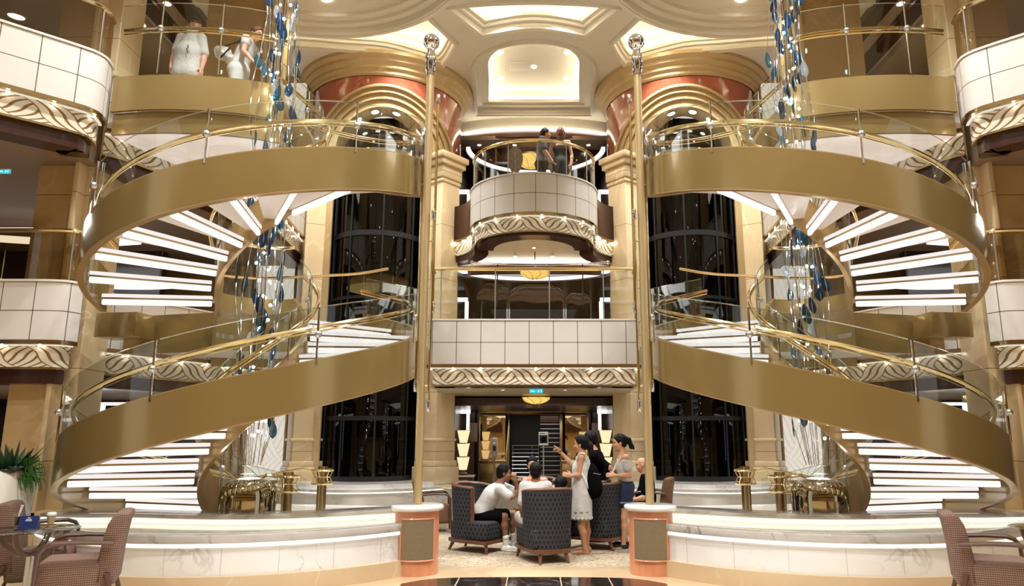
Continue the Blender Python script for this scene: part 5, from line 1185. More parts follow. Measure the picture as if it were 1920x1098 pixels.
def nets(D, lo, h):
    ins = D < 0; nx, ny, nz = D.shape
    c = ins[:-1, :-1, :-1].astype(np.int8); cnt = np.zeros((nx-1, ny-1, nz-1), np.int8)
    for i in (0, 1):
        for j in (0, 1):
            for k in (0, 1): cnt += ins[i:nx-1+i, j:ny-1+j, k:nz-1+k]
    act = (cnt > 0) & (cnt < 8); idx = -np.ones(act.shape, np.int64); A = np.argwhere(act); idx[act] = np.arange(len(A))
    acc = np.zeros((len(A), 3)); num = np.zeros(len(A)); cor = [(i, j, k) for i in (0, 1) for j in (0, 1) for k in (0, 1)]
    val = {o: D[A[:, 0]+o[0], A[:, 1]+o[1], A[:, 2]+o[2]] for o in cor}
    for o in cor:
        for d in range(3):
            if o[d]: continue
            p = list(o); p[d] = 1; p = tuple(p); a, b = val[o], val[p]; m = (a < 0) != (b < 0)
            t = np.where(m, a/np.where(m, a-b, 1), 0); q = np.tile(np.array(o, float), (len(A), 1)); q[:, d] += t; acc[m] += q[m]; num[m] += 1
    V = lo+h*(A+acc/num[:, None]); F = []
    for d in range(3):
        e = [1, 2] if d == 0 else [2, 0] if d == 1 else [0, 1]
        a = ins.take(range(D.shape[d]-1), d); b = ins.take(range(1, D.shape[d]), d); E_ = np.argwhere(a != b)
        ok = (E_[:, e[0]] > 0) & (E_[:, e[1]] > 0) & (E_[:, e[0]] < D.shape[e[0]]-1) & (E_[:, e[1]] < D.shape[e[1]]-1); E_ = E_[ok]
        sgn = ins[tuple(E_.T)]
        def at(u, v):
            Q = E_.copy(); Q[:, e[0]] -= u; Q[:, e[1]] -= v; return idx[tuple(Q.T)]
        q = np.stack([at(1, 1), at(0, 1), at(0, 0), at(1, 0)], 1); q[~sgn] = q[~sgn][:, ::-1]; F.append(q)
    return V, np.concatenate(F)
def skin(name, sdf, mat, parent, smooth=2):
    V, F = sdf.mesh(); base = np.array(parent['_o'])
    me = bpy.data.meshes.new(name); me.vertices.add(len(V)); me.vertices.foreach_set('co', (V-base).ravel().astype(np.float32))
    me.loops.add(F.size); me.polygons.add(len(F)); me.loops.foreach_set('vertex_index', F.ravel().astype(np.int32)); me.polygons.foreach_set('loop_start', np.arange(0, F.size, 4, dtype=np.int32))
    me.update(calc_edges=True); me.validate(); me.polygons.foreach_set('use_smooth', [True]*len(me.polygons))
    uv = me.uv_layers.new(name='UVMap'); vi = np.empty(len(me.loops), np.int32); me.loops.foreach_get('vertex_index', vi); cs = np.empty(len(me.vertices)*3, np.float32); me.vertices.foreach_get('co', cs); cs = cs.reshape(-1, 3)[vi]; uv.data.foreach_set('uv', np.stack([cs[:, 0]+cs[:, 1]*.6, cs[:, 2]], 1).ravel())
    me.materials.append(M[mat]); o = bpy.data.objects.new(name, me); C.objects.link(o); o.parent = parent; o['_o'] = list(parent['_o']); return o
def V3(*a): return np.array(a, float)
def frame(fwd, up=(0, 0, 1)):
    """columns: side (to the figure's right), forward, up"""
    f = np.array(fwd, float); f /= np.linalg.norm(f); u = np.array(up, float); u = u-f*(u @ f); u /= np.linalg.norm(u); r = np.cross(f, u); return np.stack([r, f, u], 1)
def head(s, c, fwd, up=(0, 0, 1), k=1.0):
    """skull, jaw, nose, brow, lips, ears; c is the middle of the head"""
    B = frame(fwd, up); q = lambda x, y, z: c+B @ V3(x*k, y*k, z*k); r = lambda *a: V3(*a)*k
    s.ell(q(0, -.012, .025), r(.073, .092, .092), B, .01); s.ell(q(0, .022, -.045), r(.056, .066, .066), B, .03); s.ell(q(0, .055, -.088), r(.024, .026, .022), B, .03)
    s.cone(q(0, .083, .008), q(0, .101, -.030), .010*k, .0135*k, .012); s.ell(q(0, .084, -.060), r(.024, .010, .009), B, .008); s.ell(q(0, .080, .022), r(.046, .012, .008), B, .015)
    for sx in (-1, 1):
        s.ell(q(sx*.075, -.008, -.012), r(.009, .020, .032), B, .008); s.ell(q(sx*.040, .062, -.032), r(.022, .022, .024), B, .02)
    return B, q
def face_bits(t, q, B, k=1.0, shut=False):
    g = MB(); rot = Matrix([list(B[0]), list(B[1]), list(B[2])])
    for sx in (-1, 1): g.ell(q(sx*.031, .0815, .004), (.011*k, .006*k, .006*k), 8, 6, rot)
    g.build('eye', 'eyedark', t)
    g = MB()
    for sx in (-1, 1): g.tube([q(sx*.014, .090, .024), q(sx*.034, .086, .029), q(sx*.052, .072, .022)], .0035*k, 5)
    g.build('brow', 'hairblack', t)
    g = MB(); g.tube([q(-.022, .083, -.061), q(0, .0935, -.0595), q(.022, .083, -.061)], .0042*k, 6); g.build('mouth', 'lip', t)
def hand(s, w, d, side, palm_n, curl=.5, k=1.0, point=False):
    """w wrist, d direction of the fingers, side towards the thumb, palm_n out of the palm; five separate fingers"""
    d = d/np.linalg.norm(d); side = side-d*(side @ d); side /= np.linalg.norm(side); nrm = np.cross(d, side)
    if nrm @ palm_n < 0: nrm = -nrm
    pc = w+d*.045*k; B = np.stack([side, d, nrm], 1); s.ell(pc, V3(.038, .048, .016)*k, B, .012)
    for i, (o, L_) in enumerate(((.029, .070), (.010, .078), (-.010, .073), (-.028, .058))):
        c_ = curl if not (point and i == 0) else .05; c_ = max(c_, .9) if (point and i > 0) else c_
        p = w+d*.082*k+side*o*k; a0 = c_*.6; dirs = []
        for j in range(3): a = a0+c_*.75*j; dirs.append(d*math.cos(a)+nrm*math.sin(a))
        seg = (.45*L_, .32*L_, .23*L_); pts = [p-d*.02*k]+[p]
        for dd, L2 in zip(dirs, seg): pts.append(pts[-1]+dd*L2*k)
        s.chain(pts, [.0095*k, .0092*k, .0085*k, .0078*k, .0065*k], .004)
    b = w+d*.022*k+side*.030*k; m = b+(side*.7+d*.6+nrm*.25)*.034*k; e = m+(d*.85+side*.25+nrm*.35)*.034*k; s.chain([b, m, e], [.012*k, .0105*k, .008*k], .006)
def arm(s, sh, el, wr, hd, side, palm, r=1.0, curl=.5, point=False, hand_on=True, k=1.0):
    s.cone(sh, el, .050*r, .038*r, .03); m = el+(wr-el)*.3; s.chain([el, m, wr], [.038*r, .039*r, .025*r], .02)
    if hand_on: hand(s, wr, hd, side, palm, curl, k, point)
def leg(s, hip, kn, an, toe, r=1.0, foot=True):
    s.cone(hip, kn, .086*r, .052*r, .04); m = kn+(an-kn)*.32; back = -(toe/np.linalg.norm(toe))*.012; s.chain([kn, m+back, an], [.052*r, .053*r, .034*r], .03)
    if foot:
        f = toe/np.linalg.norm(toe); h_ = an-V3(0, 0, .05); s.cone(an, h_-f*.02, .034, .032, .02); s.cone(h_-f*.03, h_+f*.13, .034, .024, .03); s.cone(h_+f*.10+V3(0, 0, -.008), h_+f*.165+V3(0, 0, -.012), .026, .016, .02)
def torso(s, pel, ch, nk, sl, sr, w=1.0, fwd=(0, 1, 0), belly=0):
    ax = (ch-pel); ax = ax/np.linalg.norm(ax); f = np.array(fwd, float); f = f-ax*(f @ ax); f /= np.linalg.norm(f); B = np.stack([np.cross(f, ax), f, ax], 1)
    s.ell(pel, V3(.165, .115, .13)*w, B, .05); s.ell(pel*.55+ch*.45+f*belly*.6, V3(.14+belly*.5, .10+belly, .15)*w, B, .06); s.ell(ch, V3(.158, .112, .165)*w, B, .06)
    s.cone(sl, sr, .058*w, .058*w, .05); s.cone(ch+ax*.1, nk, .075*w, .05*w, .05)
def hair_cap(s, q, B, k=1.0, t=.012, face=.045, low=-.03):
    r = lambda *a: V3(*a)*k
    s.ell(q(0, -.018, .030), r(.073+t, .092+t*.8, .092+t), B, .01); s.ell(q(0, -.055, -.03), r(.062+t*.5, .05+t, .06), B, .02)
    rr = random.Random(int(abs(q(0, 0, 0)[0])*1e4))
    for _ in range(46):
        th, ph = rr.uniform(0, 2*PI), rr.uniform(.15, 1.45); n_ = V3(math.sin(ph)*math.cos(th), math.sin(ph)*math.sin(th), math.cos(ph)); p0 = V3(n_[0]*(.070+t), -.016+n_[1]*(.088+t*.8), .028+n_[2]*(.088+t))
        d_ = V3(n_[0]*.3+rr.uniform(-.3, .3), .5*n_[1]+rr.uniform(-.35, .35), -.9*math.sin(ph)+rr.uniform(-.3, .2)); d_ /= np.linalg.norm(d_); p1 = p0+d_*rr.uniform(.025, .05)+n_*.004; s.cone(q(*p0), q(*p1), .011*k, .006*k, .006)
    s.cut(q(0, face, .03), B @ V3(0, 1.0, -.55)); s.cut(q(0, -.02, low-.05), B @ V3(0, .35, -1))
for nm, c_ in dict(skintan=(196, 146, 112), skinbrown=(142, 98, 70), skinpale=(222, 166, 142), skinlight=(212, 160, 126)).items(): M[nm] = plain(nm, srgb(*c_), .5, 0, 0, .05, 14)
M['eyedark'] = plain('eye', srgb(30, 22, 18), .2, 0, 0, .02); M['lip'] = plain('lips', srgb(150, 80, 70), .45, 0, 0, .05)
M['hairblack'] = plain('black_hair', (.0030, .0024, .0022), .5, 0, 0, .3, 40, .6, 120, .16); M['hairred'] = plain('auburn_hair', srgb(104, 58, 32), .45, 0, .1, .25, 30, .3, 200)
M['whitecotton'] = plain('white_cotton', srgb(206, 204, 200), .9, 0, 0, .05, 9, .45, 7, .15); M['blackcloth'] = plain('black_cloth', (.0028, .0028, .0032), .9, 0, 0, .2, 9, .5, 9, .06)
M['denim'] = plain('dark_denim', srgb(34, 48, 82), .8, 0, 0, .25, 30, .2, 200); M['orangetop'] = plain('orange_cotton', srgb(238, 130, 96), .8, 0, 0, .06, 9)
M['shoewhite'] = plain('white_shoe', srgb(232, 230, 226), .5, 0, 0, .03); M['shoeblack'] = plain('black_shoe', srgb(24, 24, 25), .5, 0, 0, .1); M['tansandal'] = plain('tan_leather', srgb(170, 120, 88), .6, 0, 0, .1)
M['greycloth'] = plain('charcoal_cloth', srgb(24, 23, 24), .85, 0, 0, .2, 12); M['greytee'] = plain('grey_shirt', srgb(66, 63, 61), .85, 0, 0, .2, 9); M['capdark'] = plain('dark_cap', srgb(52, 46, 42), .8, 0, 0, .1)
M['lacegrey'] = plain('grey_lace', srgb(150, 144, 138), .8, 0, 0, .1); M['strapwhite'] = plain('white_strap', srgb(222, 220, 216), .6, 0, 0, .04); M['denimpale'] = plain('faded_denim', srgb(120, 140, 176), .8, 0, 0, .1); M['silverbag'] = plain('silver_leather', srgb(206, 200, 192), .3, .5, 0, .08)
def PX(x, y, D): return np.array(P(x, y, D))
def person(base, label): return thing('person', label, 'person', tuple(base))
def shoe(t, an, toe, mat, name='shoe', sole='shoewhite'):
    f = toe/np.linalg.norm(toe); s = SDF(.009); g0 = an*1.0; g0[2] = .035
    s.cone(an-V3(0, 0, .03), g0-f*.02, .046, .044, .02); s.cone(g0-f*.035, g0+f*.12, .044, .038, .03); s.cone(g0+f*.12, g0+f*.185-V3(0, 0, .006), .038, .028, .02); s.cut(V3(0, 0, .004), V3(0, 0, -1)); s.cut(an+V3(0, 0, .012), V3(0, 0, 1))
    o = skin(name, s, mat, t); g = MB(); rz = math.atan2(f[1], f[0]); c = g0+f*.075; g.box((c[0], c[1], .014), (.255, .084, .022), rz); g.build('sole', sole, o, bevel=.01, bseg=3)
    return o

# ---- the boy leaning forward, left tub chair
t = person(PX(905, 1000, 10.7)*V3(1, 1, 0), 'boy in white shirt and black shorts leaning forward with a fist at his mouth')
D0 = 10.72
pel = PX(899, 962, D0); ch = PX(921, 928, D0-.02); nk = PX(938, 903, D0); hc = PX(946, 886, D0); sR = PX(938, 917, D0-.17); sL = PX(942, 911, D0+.17)
eR = PX(958, 932, D0-.22); wR = PX(964, 929, D0-.05); eL = PX(972, 925, D0+.12); wL = PX(966, 901, D0+.02)
hR = pel+V3(.02, -.09, -.04); hL = pel+V3(.02, .09, -.04); kR = PX(946, 968, D0-.12); kL = PX(963, 963, D0+.18); aR = PX(949, 1020, D0-.10); aL = PX(961, 1015, D0+.2)
b = SDF(.009); torso(b, pel, ch, nk, sL, sR, .92, (.6, 0, -.5)); b.cone(nk, hc-V3(-.0, 0, .05), .052, .05, .03)
B, q = head(b, hc, V3(1, .05, -.08), (.1, 0, 1)); arm(b, sR, eR, wR, V3(.3, .6, .2), V3(0, 0, 1), V3(.5, -.5, 0), .95, .9); arm(b, sL, eL, wL, V3(-.15, -.1, 1), V3(-.8, -.3, 0), V3(-1, 0, .2), .95, 1.1)
leg(b, hR, kR, aR, V3(.8, -.3, 0), .9); leg(b, hL, kL, aL, V3(.9, .1, 0), .9); skin('body', b, 'skinbrown', t); face_bits(t, q, B)
s = SDF(.009); hair_cap(s, q, B); skin('hair', s, 'hairblack', t)
s = SDF(.010); torso(s, pel+V3(.01, 0, .02), ch, nk-(nk-ch)*.25, sL, sR, 1.05, (.6, 0, -.5)); s.cone(sR, sR+(eR-sR)*.75, .068, .070, .03); s.cone(sL, sL+(eL-sL)*.6, .068, .070, .03); s.cone(pel+V3(.05, 0, .02), ch, .13, .12, .05); s.cut(pel+V3(-.02, 0, -.06), V3(-.2, 0, -1)); skin('t_shirt', s, 'whitecotton', t)
s = SDF(.010); s.ell(pel+V3(0, 0, -.02), V3(.13, .16, .12), None, .04); s.cone(hR, hR+(kR-hR)*.74, .10, .082, .04); s.cone(hL, hL+(kL-hL)*.74, .10, .082, .04); skin('shorts', s, 'blackcloth', t)
for a_, tt, k_ in ((aR, V3(.8, -.3, 0), kR), (aL, V3(.9, .1, 0), kL)):
    s = SDF(.008); s.cone(a_-V3(0, 0, .02), a_+(k_-a_)*.26, .042, .046, .01); so = skin('sock', s, 'shoewhite', t); shoe(t, a_*V3(1, 1, 0)+V3(0, 0, .085), tt, 'shoewhite')
    if k_ is kR: m_ = a_+(k_-a_)*.2+V3(0, -.047, 0); g = MB(); g.tube([m_+V3(-.018, 0, .004), m_+V3(-.008, -.001, -.006), m_+V3(.022, .002, .010)], [.001, .004, .001], 5); g.build('check_mark', 'blackcloth', so)

# ---- the person in the near chair, seen from behind
t = person(V3(.10, 10.15, 0), 'person with short black hair and white shirt seen from behind in the near tub chair')
D0 = 10.12; pel = PX(1005, 975, D0); ch = PX(1004, 928, D0+.06); nk = PX(1004, 901, D0+.08); hc = PX(1005, 884, D0+.10); sL = PX(983, 911, D0+.08); sR = PX(1026, 911, D0+.08)
eL = PX(979, 952, D0+.02); wL = PX(981, 972, D0+.22); eR = PX(1031, 950, D0+.1); wR = PX(1026, 962, D0+.35)
b = SDF(.010); torso(b, pel, ch, nk, sL, sR, 1.0, (0, 1, 0)); b.cone(nk, hc-V3(0, 0, .05), .055, .052, .03); B, q = head(b, hc, V3(.15, 1, -.1)); arm(b, sL, eL, wL, V3(.1, 1, -.1), V3(1, 0, 0), V3(0, 0, -1)); arm(b, sR, eR, wR, V3(-.1, 1, 0), V3(-1, 0, 0), V3(0, 0, -1))
hL, hR = pel+V3(-.09, .05, -.04), pel+V3(.09, .05, -.04); kL, kR = PX(974, 968, D0+.42), PX(1015, 968, D0+.45); aL, aR = kL*V3(1, 1, 0)+V3(0, .02, .09), kR*V3(1, 1, 0)+V3(0, .02, .09)
leg(b, hL, kL, aL, V3(-.2, 1, 0)); leg(b, hR, kR, aR, V3(.2, 1, 0)); skin('body', b, 'skinbrown', t); face_bits(t, q, B)
s = SDF(.009); hair_cap(s, q, B, 1, .013, .045, -.06); skin('hair', s, 'hairblack', t)
s = SDF(.010); torso(s, pel, ch, nk-V3(0, 0, .03), sL, sR, 1.08); s.cone(sL, sL+(eL-sL)*.7, .07, .072, .03); s.cone(sR, sR+(eR-sR)*.7, .07, .072, .03); skin('t_shirt', s, 'whitecotton', t)
s = SDF(.010); s.ell(pel+V3(0, .03, -.03), V3(.17, .14, .12), None, .04); s.cone(hL, hL+(kL-hL)*1.0, .10, .078, .04); s.cone(hR, hR+(kR-hR)*1.0, .10, .078, .04); skin('shorts', s, 'whitecotton', t)
shoe(t, aL, V3(-.2, 1, 0), 'shoewhite'); shoe(t, aR, V3(.2, 1, 0), 'shoewhite')

# ---- woman in the orange top facing the photo
t = person(V3(.03, 11.75, 0), 'dark haired woman in an orange sleeveless top seated facing the photo')
D0 = 11.75; pel = PX(999, 955, D0+.05); ch = PX(999, 914, D0); nk = PX(999, 891, D0); hc = PX(998, 871, D0-.03); sR = PX(985, 901, D0); sL = PX(1021, 901, D0); eR = PX(982, 930, D0-.05); eL = PX(1026, 930, D0-.05); wR = PX(992, 938, D0-.25); wL = PX(1018, 938, D0-.25)
b = SDF(.010); torso(b, pel, ch, nk, sL, sR, .92, (0, -1, 0)); b.cone(nk, hc-V3(0, 0, .05), .047, .047, .03); B, q = head(b, hc, V3(0, -1, -.25)); arm(b, sL, eL, wL, V3(-.5, -.6, 0), V3(0, 0, 1), V3(0, -.2, -1), .9); arm(b, sR, eR, wR, V3(.5, -.6, 0), V3(0, 0, 1), V3(0, -.2, -1), .9)
hL, hR = pel+V3(.09, -.05, -.04), pel+V3(-.09, -.05, -.04); kL, kR = hL+V3(.05, -.42, 0), hR+V3(-.05, -.42, 0); aL, aR = kL*V3(1, 1, 0)+V3(0, .05, .09), kR*V3(1, 1, 0)+V3(0, .05, .09)
leg(b, hL, kL, aL, V3(.1, -1, 0), .9); leg(b, hR, kR, aR, V3(-.1, -1, 0), .9); skin('body', b, 'skinpale', t); face_bits(t, q, B)
s = SDF(.009); hair_cap(s, q, B, 1, .016, .03, -.12); s.ell(hc+V3(0, .06, -.10), V3(.085, .05, .13), None, .03); skin('hair', s, 'hairblack', t)
s = SDF(.010); torso(s, pel, ch, nk-V3(0, 0, .07), sL+V3(-.05, 0, -.01), sR+V3(.05, 0, -.01), .98, (0, -1, 0)); s.cut(nk-V3(0, 0, .02), V3(0, -.3, 1)); skin('tank_top', s, 'orangetop', t)
s = SDF(.010); s.ell(pel, V3(.17, .13, .13), None, .04); s.cone(hL, kL, .095, .07, .04); s.cone(hR, kR, .095, .07, .04); skin('shorts', s, 'blackcloth', t)

# ---- small dark haired child between the near chair and the white dress
t = person(PX(1053, 1000, 10.75)*V3(1, 1, 0), 'small dark haired child seen over the near tub chair beside the white dress')
D0 = 10.7; hc = PX(1052, 909, D0); nk = hc-V3(0, 0, .13); ch = nk-V3(0, 0, .15); pel = ch-V3(0, 0, .22); sL, sR = nk+V3(-.11, 0, -.04), nk+V3(.11, 0, -.04); eL, eR = PX(1037, 917, D0-.05), sR+V3(.04, .08, -.2); wL, wR = PX(1044, 905, D0+.07), eR+V3(-.05, .18, 0)
b = SDF(.010); torso(b, pel, ch, nk, sL, sR, .72, (.3, 1, 0)); b.cone(nk, hc-V3(0, 0, .05), .04, .042, .03); B, q = head(b, hc, V3(.5, 1, -.1), (0, 0, 1), .95); arm(b, sL, eL, wL, V3(.3, .3, 1), V3(0, 1, 0), V3(1, 0, 0), .75, .6, k=.8); arm(b, sR, eR, wR, V3(0, 1, 0), V3(-1, 0, 0), V3(0, 0, -1), .75, k=.8)
hL, hR = pel+V3(-.07, .03, -.03), pel+V3(.07, .03, -.03); kL, kR = hL+V3(0, .3, 0), hR+V3(0, .3, 0); leg(b, hL, kL, kL-V3(0, -.02, .32), V3(0, 1, 0), .72); leg(b, hR, kR, kR-V3(0, -.02, .32), V3(0, 1, 0), .72); skin('body', b, 'skintan', t); face_bits(t, q, B, .95)
s = SDF(.009); hair_cap(s, q, B, .95, .018, .045, -.07); skin('hair', s, 'hairblack', t)
s = SDF(.010); torso(s, pel, ch, nk-V3(0, 0, .03), sL, sR, .8, (.3, 1, 0)); s.cone(hL, kL, .08, .06, .03); s.cone(hR, kR, .08, .06, .03); skin('clothes', s, 'blackcloth', t)

# ---- the woman in the white dress
t = person(V3(.67, 10.45, 0), 'woman in a white sleeveless dress with a black backpack pointing to the left')
D0 = 10.45; hc = PX(1088, 832, D0); nk = PX(1092, 850, D0); ch = PX(1092, 872, D0); pel = PX(1092, 925, D0+.02); sL = PX(1089, 857, D0-.15); sR = PX(1092, 856, D0+.15)
eL = PX(1085, 890, D0-.17); wL = PX(1072, 892, D0-.16); eR = PX(1072, 871, D0+.18); wR = PX(1053, 849, D0+.16)
hL, hR = pel+V3(-.01, -.085, -.06), pel+V3(.0, .085, -.06); kL, kR = PX(1090, 985, D0-.08), PX(1099, 983, D0+.09); aL, aR = PX(1096, 1028, D0-.08), PX(1100, 1022, D0+.10)
b = SDF(.009); torso(b, pel, ch, nk, sL, sR, .90, (-1, 0, 0)); b.cone(nk, hc-V3(-.01, 0, .05), .046, .047, .03); B, q = head(b, hc, V3(-1, .25, -.12), (0, 0, 1), .97)
arm(b, sL, eL, wL, V3(-1, -.1, .25), V3(0, .3, 1), V3(0, 1, 0), .9, .7); arm(b, sR, eR, wR, V3(-.8, .05, .62), V3(.3, -.6, .5), V3(-.3, -.3, -1), .9, .5, True)
leg(b, hL, kL, aL, V3(-1, -.1, 0), .92); leg(b, hR, kR, aR, V3(-1, .1, 0), .92); skin('body', b, 'skintan', t); face_bits(t, q, B, .97)
s = SDF(.009); hair_cap(s, q, B, .97, .014, .035, -.08); s.chain([q(0, -.10, .03), q(0, -.14, -.04), q(0, -.15, -.14), q(0, -.13, -.26)], [.040, .040, .036, .018], .03); s.cone(q(-.055, .055, .05), q(-.068, .05, -.05), .018, .008, .01); skin('hair', s, 'hairblack', t)
s = SDF(.010); torso(s, pel, ch, nk-V3(0, 0, .07), sL+V3(0, .04, 0), sR-V3(0, .04, 0), .98, (-1, 0, 0)); hem = PX(1090, 972, D0); s.cone(ch-V3(.01, .03, .05), V3(hem[0], hem[1]-.03, hem[2]), .130, .148, .04); s.cone(ch-V3(.01, -.03, .05), V3(hem[0], hem[1]+.03, hem[2]), .130, .148, .04); s.cut(nk-V3(0, 0, .035), V3(0, 0, 1)); s.cut(hem+V3(0, 0, .012), V3(0, 0, -1)); dr = skin('dress', s, 'whitecotton', t)
g = MB()
for k in range(16):
    a = R(22.5*k); g.ell((hem[0]+.134*math.cos(a), hem[1]+.162*math.sin(a), hem[2]+.016), (.030, .030, .024), 10, 6)
g.build('scalloped_hem', 'whitecotton', dr)
for dx in (-.085, -.005, .075):
    g = MB(); zc = hem[2]+.10; yc = hem[1]-.028-math.sqrt(max(0, .146**2-dx*dx)); g.ell((hem[0]-.004+dx, yc, zc), (.026, .006, .015), 12, 6, Matrix.Rotation(-math.asin(max(-1, min(1, dx/.146))) * -1, 3, 'Z')); g.build('lace_motif', 'lacegrey', dr)
for a_, f in ((aL, V3(-1, -.1, 0)), (aR, V3(-1, .1, 0))):
    f = f/np.linalg.norm(f); g = MB(); c = a_+f*.06; rz = math.atan2(f[1], f[0]); g.box((c[0], c[1], .010), (.24, .08, .018), rz); so = g.build('sandal', 'tansandal', t, bevel=.008); g = MB(); m_ = a_+f*.10; n_ = V3(-f[1], f[0], 0); g.tube([V3(m_[0], m_[1], .02)+n_*.042, V3(m_[0], m_[1], .062), V3(m_[0], m_[1], .02)-n_*.042], .009, 6); g.tube([V3(a_[0], a_[1], .06)+V3(.038*math.cos(x), .038*math.sin(x), 0) for x in [2*PI*i/10 for i in range(10)]], .007, 5, True); g.build('strap', 'tansandal', so)
# her backpack
bc = PX(1103, 902, D0-.03)
t = thing('backpack', 'black backpack with a black and white strap on the back of the woman in white', 'backpack', tuple(bc))
s = SDF(.010); s.ell(bc+V3(.05, 0, -.05), V3(.125, .15, .20), None, .03); s.ell(bc+V3(.04, 0, .10), V3(.10, .13, .15), None, .05); s.ell(bc+V3(.14, 0, -.09), V3(.06, .115, .12), None, .04); s.cut(bc+V3(-.06, 0, 0), V3(-1, 0, -.1)); skin('pack', s, 'blackcloth', t)
for y_, m_ in ((-.155, 'strapwhite'), (.13, 'blackcloth')):
    g = MB(); sh_ = V3(sL[0], D0+y_*1.05, sL[2]); g.tube([tuple(sh_+V3(.12, 0, -.05)), tuple(sh_+V3(.05, -.01 if y_ < 0 else .01, .055)), tuple(sh_+V3(-.02, -.02 if y_ < 0 else .02, .05)), tuple(sh_+V3(-.06, 0, -.04)), tuple(sh_+V3(-.05, 0, -.14)), tuple(sh_+V3(.03, 0, -.24)), tuple(bc+V3(.02, y_*.7, -.12))], .019, 8, flat=(1.2, .5)); g.build('strap', m_, t)
g = MB(); g.tube([bc+V3(.06, -.145, .12), bc+V3(.155, -.10, .10), bc+V3(.175, 0, .10)], .004, 5); g.build('zip', 'steel', t)
g = MB(); g.tube([bc+V3(.0, -.02, .23), bc+V3(.03, 0, .27), bc+V3(.07, .02, .22)], .010, 6); g.build('grab_loop', 'blackcloth', t)

# ---- man in black
t = person(V3(1.06, 11.55, 0), 'man in a black long sleeved shirt standing between the white dress and the ponytail')
D0 = 11.6; hc = PX(1106, 824, D0); nk = PX(1113, 842, D0); ch = PX(1120, 866, D0); pel = PX(1124, 915, D0); sL = PX(1115, 853, D0-.19); sR = PX(1121, 851, D0+.18); eL = PX(1140, 875, D0-.22); wL = PX(1137, 900, D0-.28); eR = PX(1118, 885, D0+.25); wR = PX(1108, 905, D0+.2)
hL, hR = pel+V3(0, -.09, -.05), pel+V3(0, .09, -.05); kL, kR = hL+V3(-.02, 0, -.42), hR+V3(.04, 0, -.42); aL, aR = V3(kL[0]+.02, kL[1], .09), V3(kR[0]+.03, kR[1], .09)
b = SDF(.010); torso(b, pel, ch, nk, sL, sR, 1.0, (-1, 0, -.2)); b.cone(nk, hc-V3(-.01, 0, .05), .055, .052, .03); B, q = head(b, hc, V3(-1, -.12, -.1)); arm(b, sL, eL, wL, V3(-.4, -.3, -.8), V3(-1, 0, 0), V3(0, 1, 0)); arm(b, sR, eR, wR, V3(-1, 0, -.1), V3(0, 0, 1), V3(0, -1, 0)); leg(b, hL, kL, aL, V3(-1, -.1, 0)); leg(b, hR, kR, aR, V3(-1, .1, 0)); skin('body', b, 'skintan', t); face_bits(t, q, B)
s = SDF(.009); hair_cap(s, q, B, 1, .022, .05, -.02); skin('hair', s, 'hairblack', t)
s = SDF(.010); torso(s, pel, ch, nk-(nk-ch)*.2, sL, sR, 1.1, (-1, 0, -.2)); s.chain([sL, eL, wL], [.066, .056, .042], .03); s.chain([sR, eR, wR], [.066, .056, .042], .03); skin('shirt', s, 'blackcloth', t)
s = SDF(.010); s.ell(pel, V3(.13, .17, .14), None, .04); s.cone(hL, kL-V3(0, 0, .08), .10, .08, .04); s.cone(hR, kR-V3(0, 0, .08), .10, .08, .04); skin('shorts', s, 'blackcloth', t)
shoe(t, aL, V3(-1, -.1, 0), 'shoeblack', 'shoe', 'shoeblack'); shoe(t, aR, V3(-1, .1, 0), 'shoeblack', 'shoe', 'shoeblack')

# ---- girl with the ponytail
t = person(V3(1.27, 10.95, 0), 'girl with a long black ponytail, white off shoulder top and denim shorts')
D0 = 10.95; hc = PX(1161, 829, D0); nk = PX(1168, 848, D0); ch = PX(1169, 871, D0); pel = PX(1173, 915, D0); sL = PX(1174, 858, D0-.14); sR = PX(1169, 857, D0+.15); eL = PX(1181, 891, D0-.18); wL = PX(1153, 891, D0-.17); eR = PX(1162, 885, D0+.17); wR = PX(1149, 880, D0+.02)
hL, hR = pel+V3(0, -.085, -.05), pel+V3(0, .085, -.05); kL, kR = PX(1170, 970, D0-.09), PX(1166, 970, D0+.1); aL, aR = PX(1169, 1022, D0-.09), PX(1174, 1016, D0+.12)
b = SDF(.009); torso(b, pel, ch, nk, sL, sR, .9, (-1, 0, 0)); b.cone(nk, hc-V3(-.015, 0, .05), .045, .046, .03); B, q = head(b, hc, V3(-1, -.05, -.18), (0, 0, 1), .98); arm(b, sL, eL, wL, V3(-1, 0, .1), V3(0, .4, 1), V3(0, 1, 0), .9, .8); arm(b, sR, eR, wR, V3(-.6, -.6, .3), V3(0, 0, 1), V3(0, -1, 0), .9, .9); leg(b, hL, kL, aL, V3(-1, -.2, 0), .92); leg(b, hR, kR, aR, V3(-1, .1, 0), .92); skin('body', b, 'skinlight', t); face_bits(t, q, B, .98)
s = SDF(.009); hair_cap(s, q, B, .98, .010, .045, -.03); s.chain([q(0, -.095, .05), q(0, -.15, .01), q(0, -.175, -.10), q(0, -.19, -.22), q(0, -.165, -.33)], [.032, .036, .034, .028, .010], .02); skin('hair', s, 'hairblack', t); g = MB(); g.ell(q(0, -.115, .045), (.022, .022, .022), 10, 7); g.build('hair_tie', 'whitecotton', t)
s = SDF(.009); torso(s, pel+V3(0, 0, .16), ch-V3(0, 0, .02), ch+V3(0, 0, .06), sL+V3(0, .03, -.06), sR+V3(0, -.03, -.06), .92, (-1, 0, 0)); s.cone(sL+V3(.005, -.01, -.05), sL+(eL-sL)*.55, .062, .066, .03); s.cone(sR+V3(0, .01, -.05), sR+(eR-sR)*.55, .062, .066, .03); s.cut(sL+V3(0, 0, -.025), V3(.1, 0, 1)); s.cut(pel+V3(0, 0, .10), V3(0, 0, -1)); skin('off_shoulder_top', s, 'whitecotton', t)
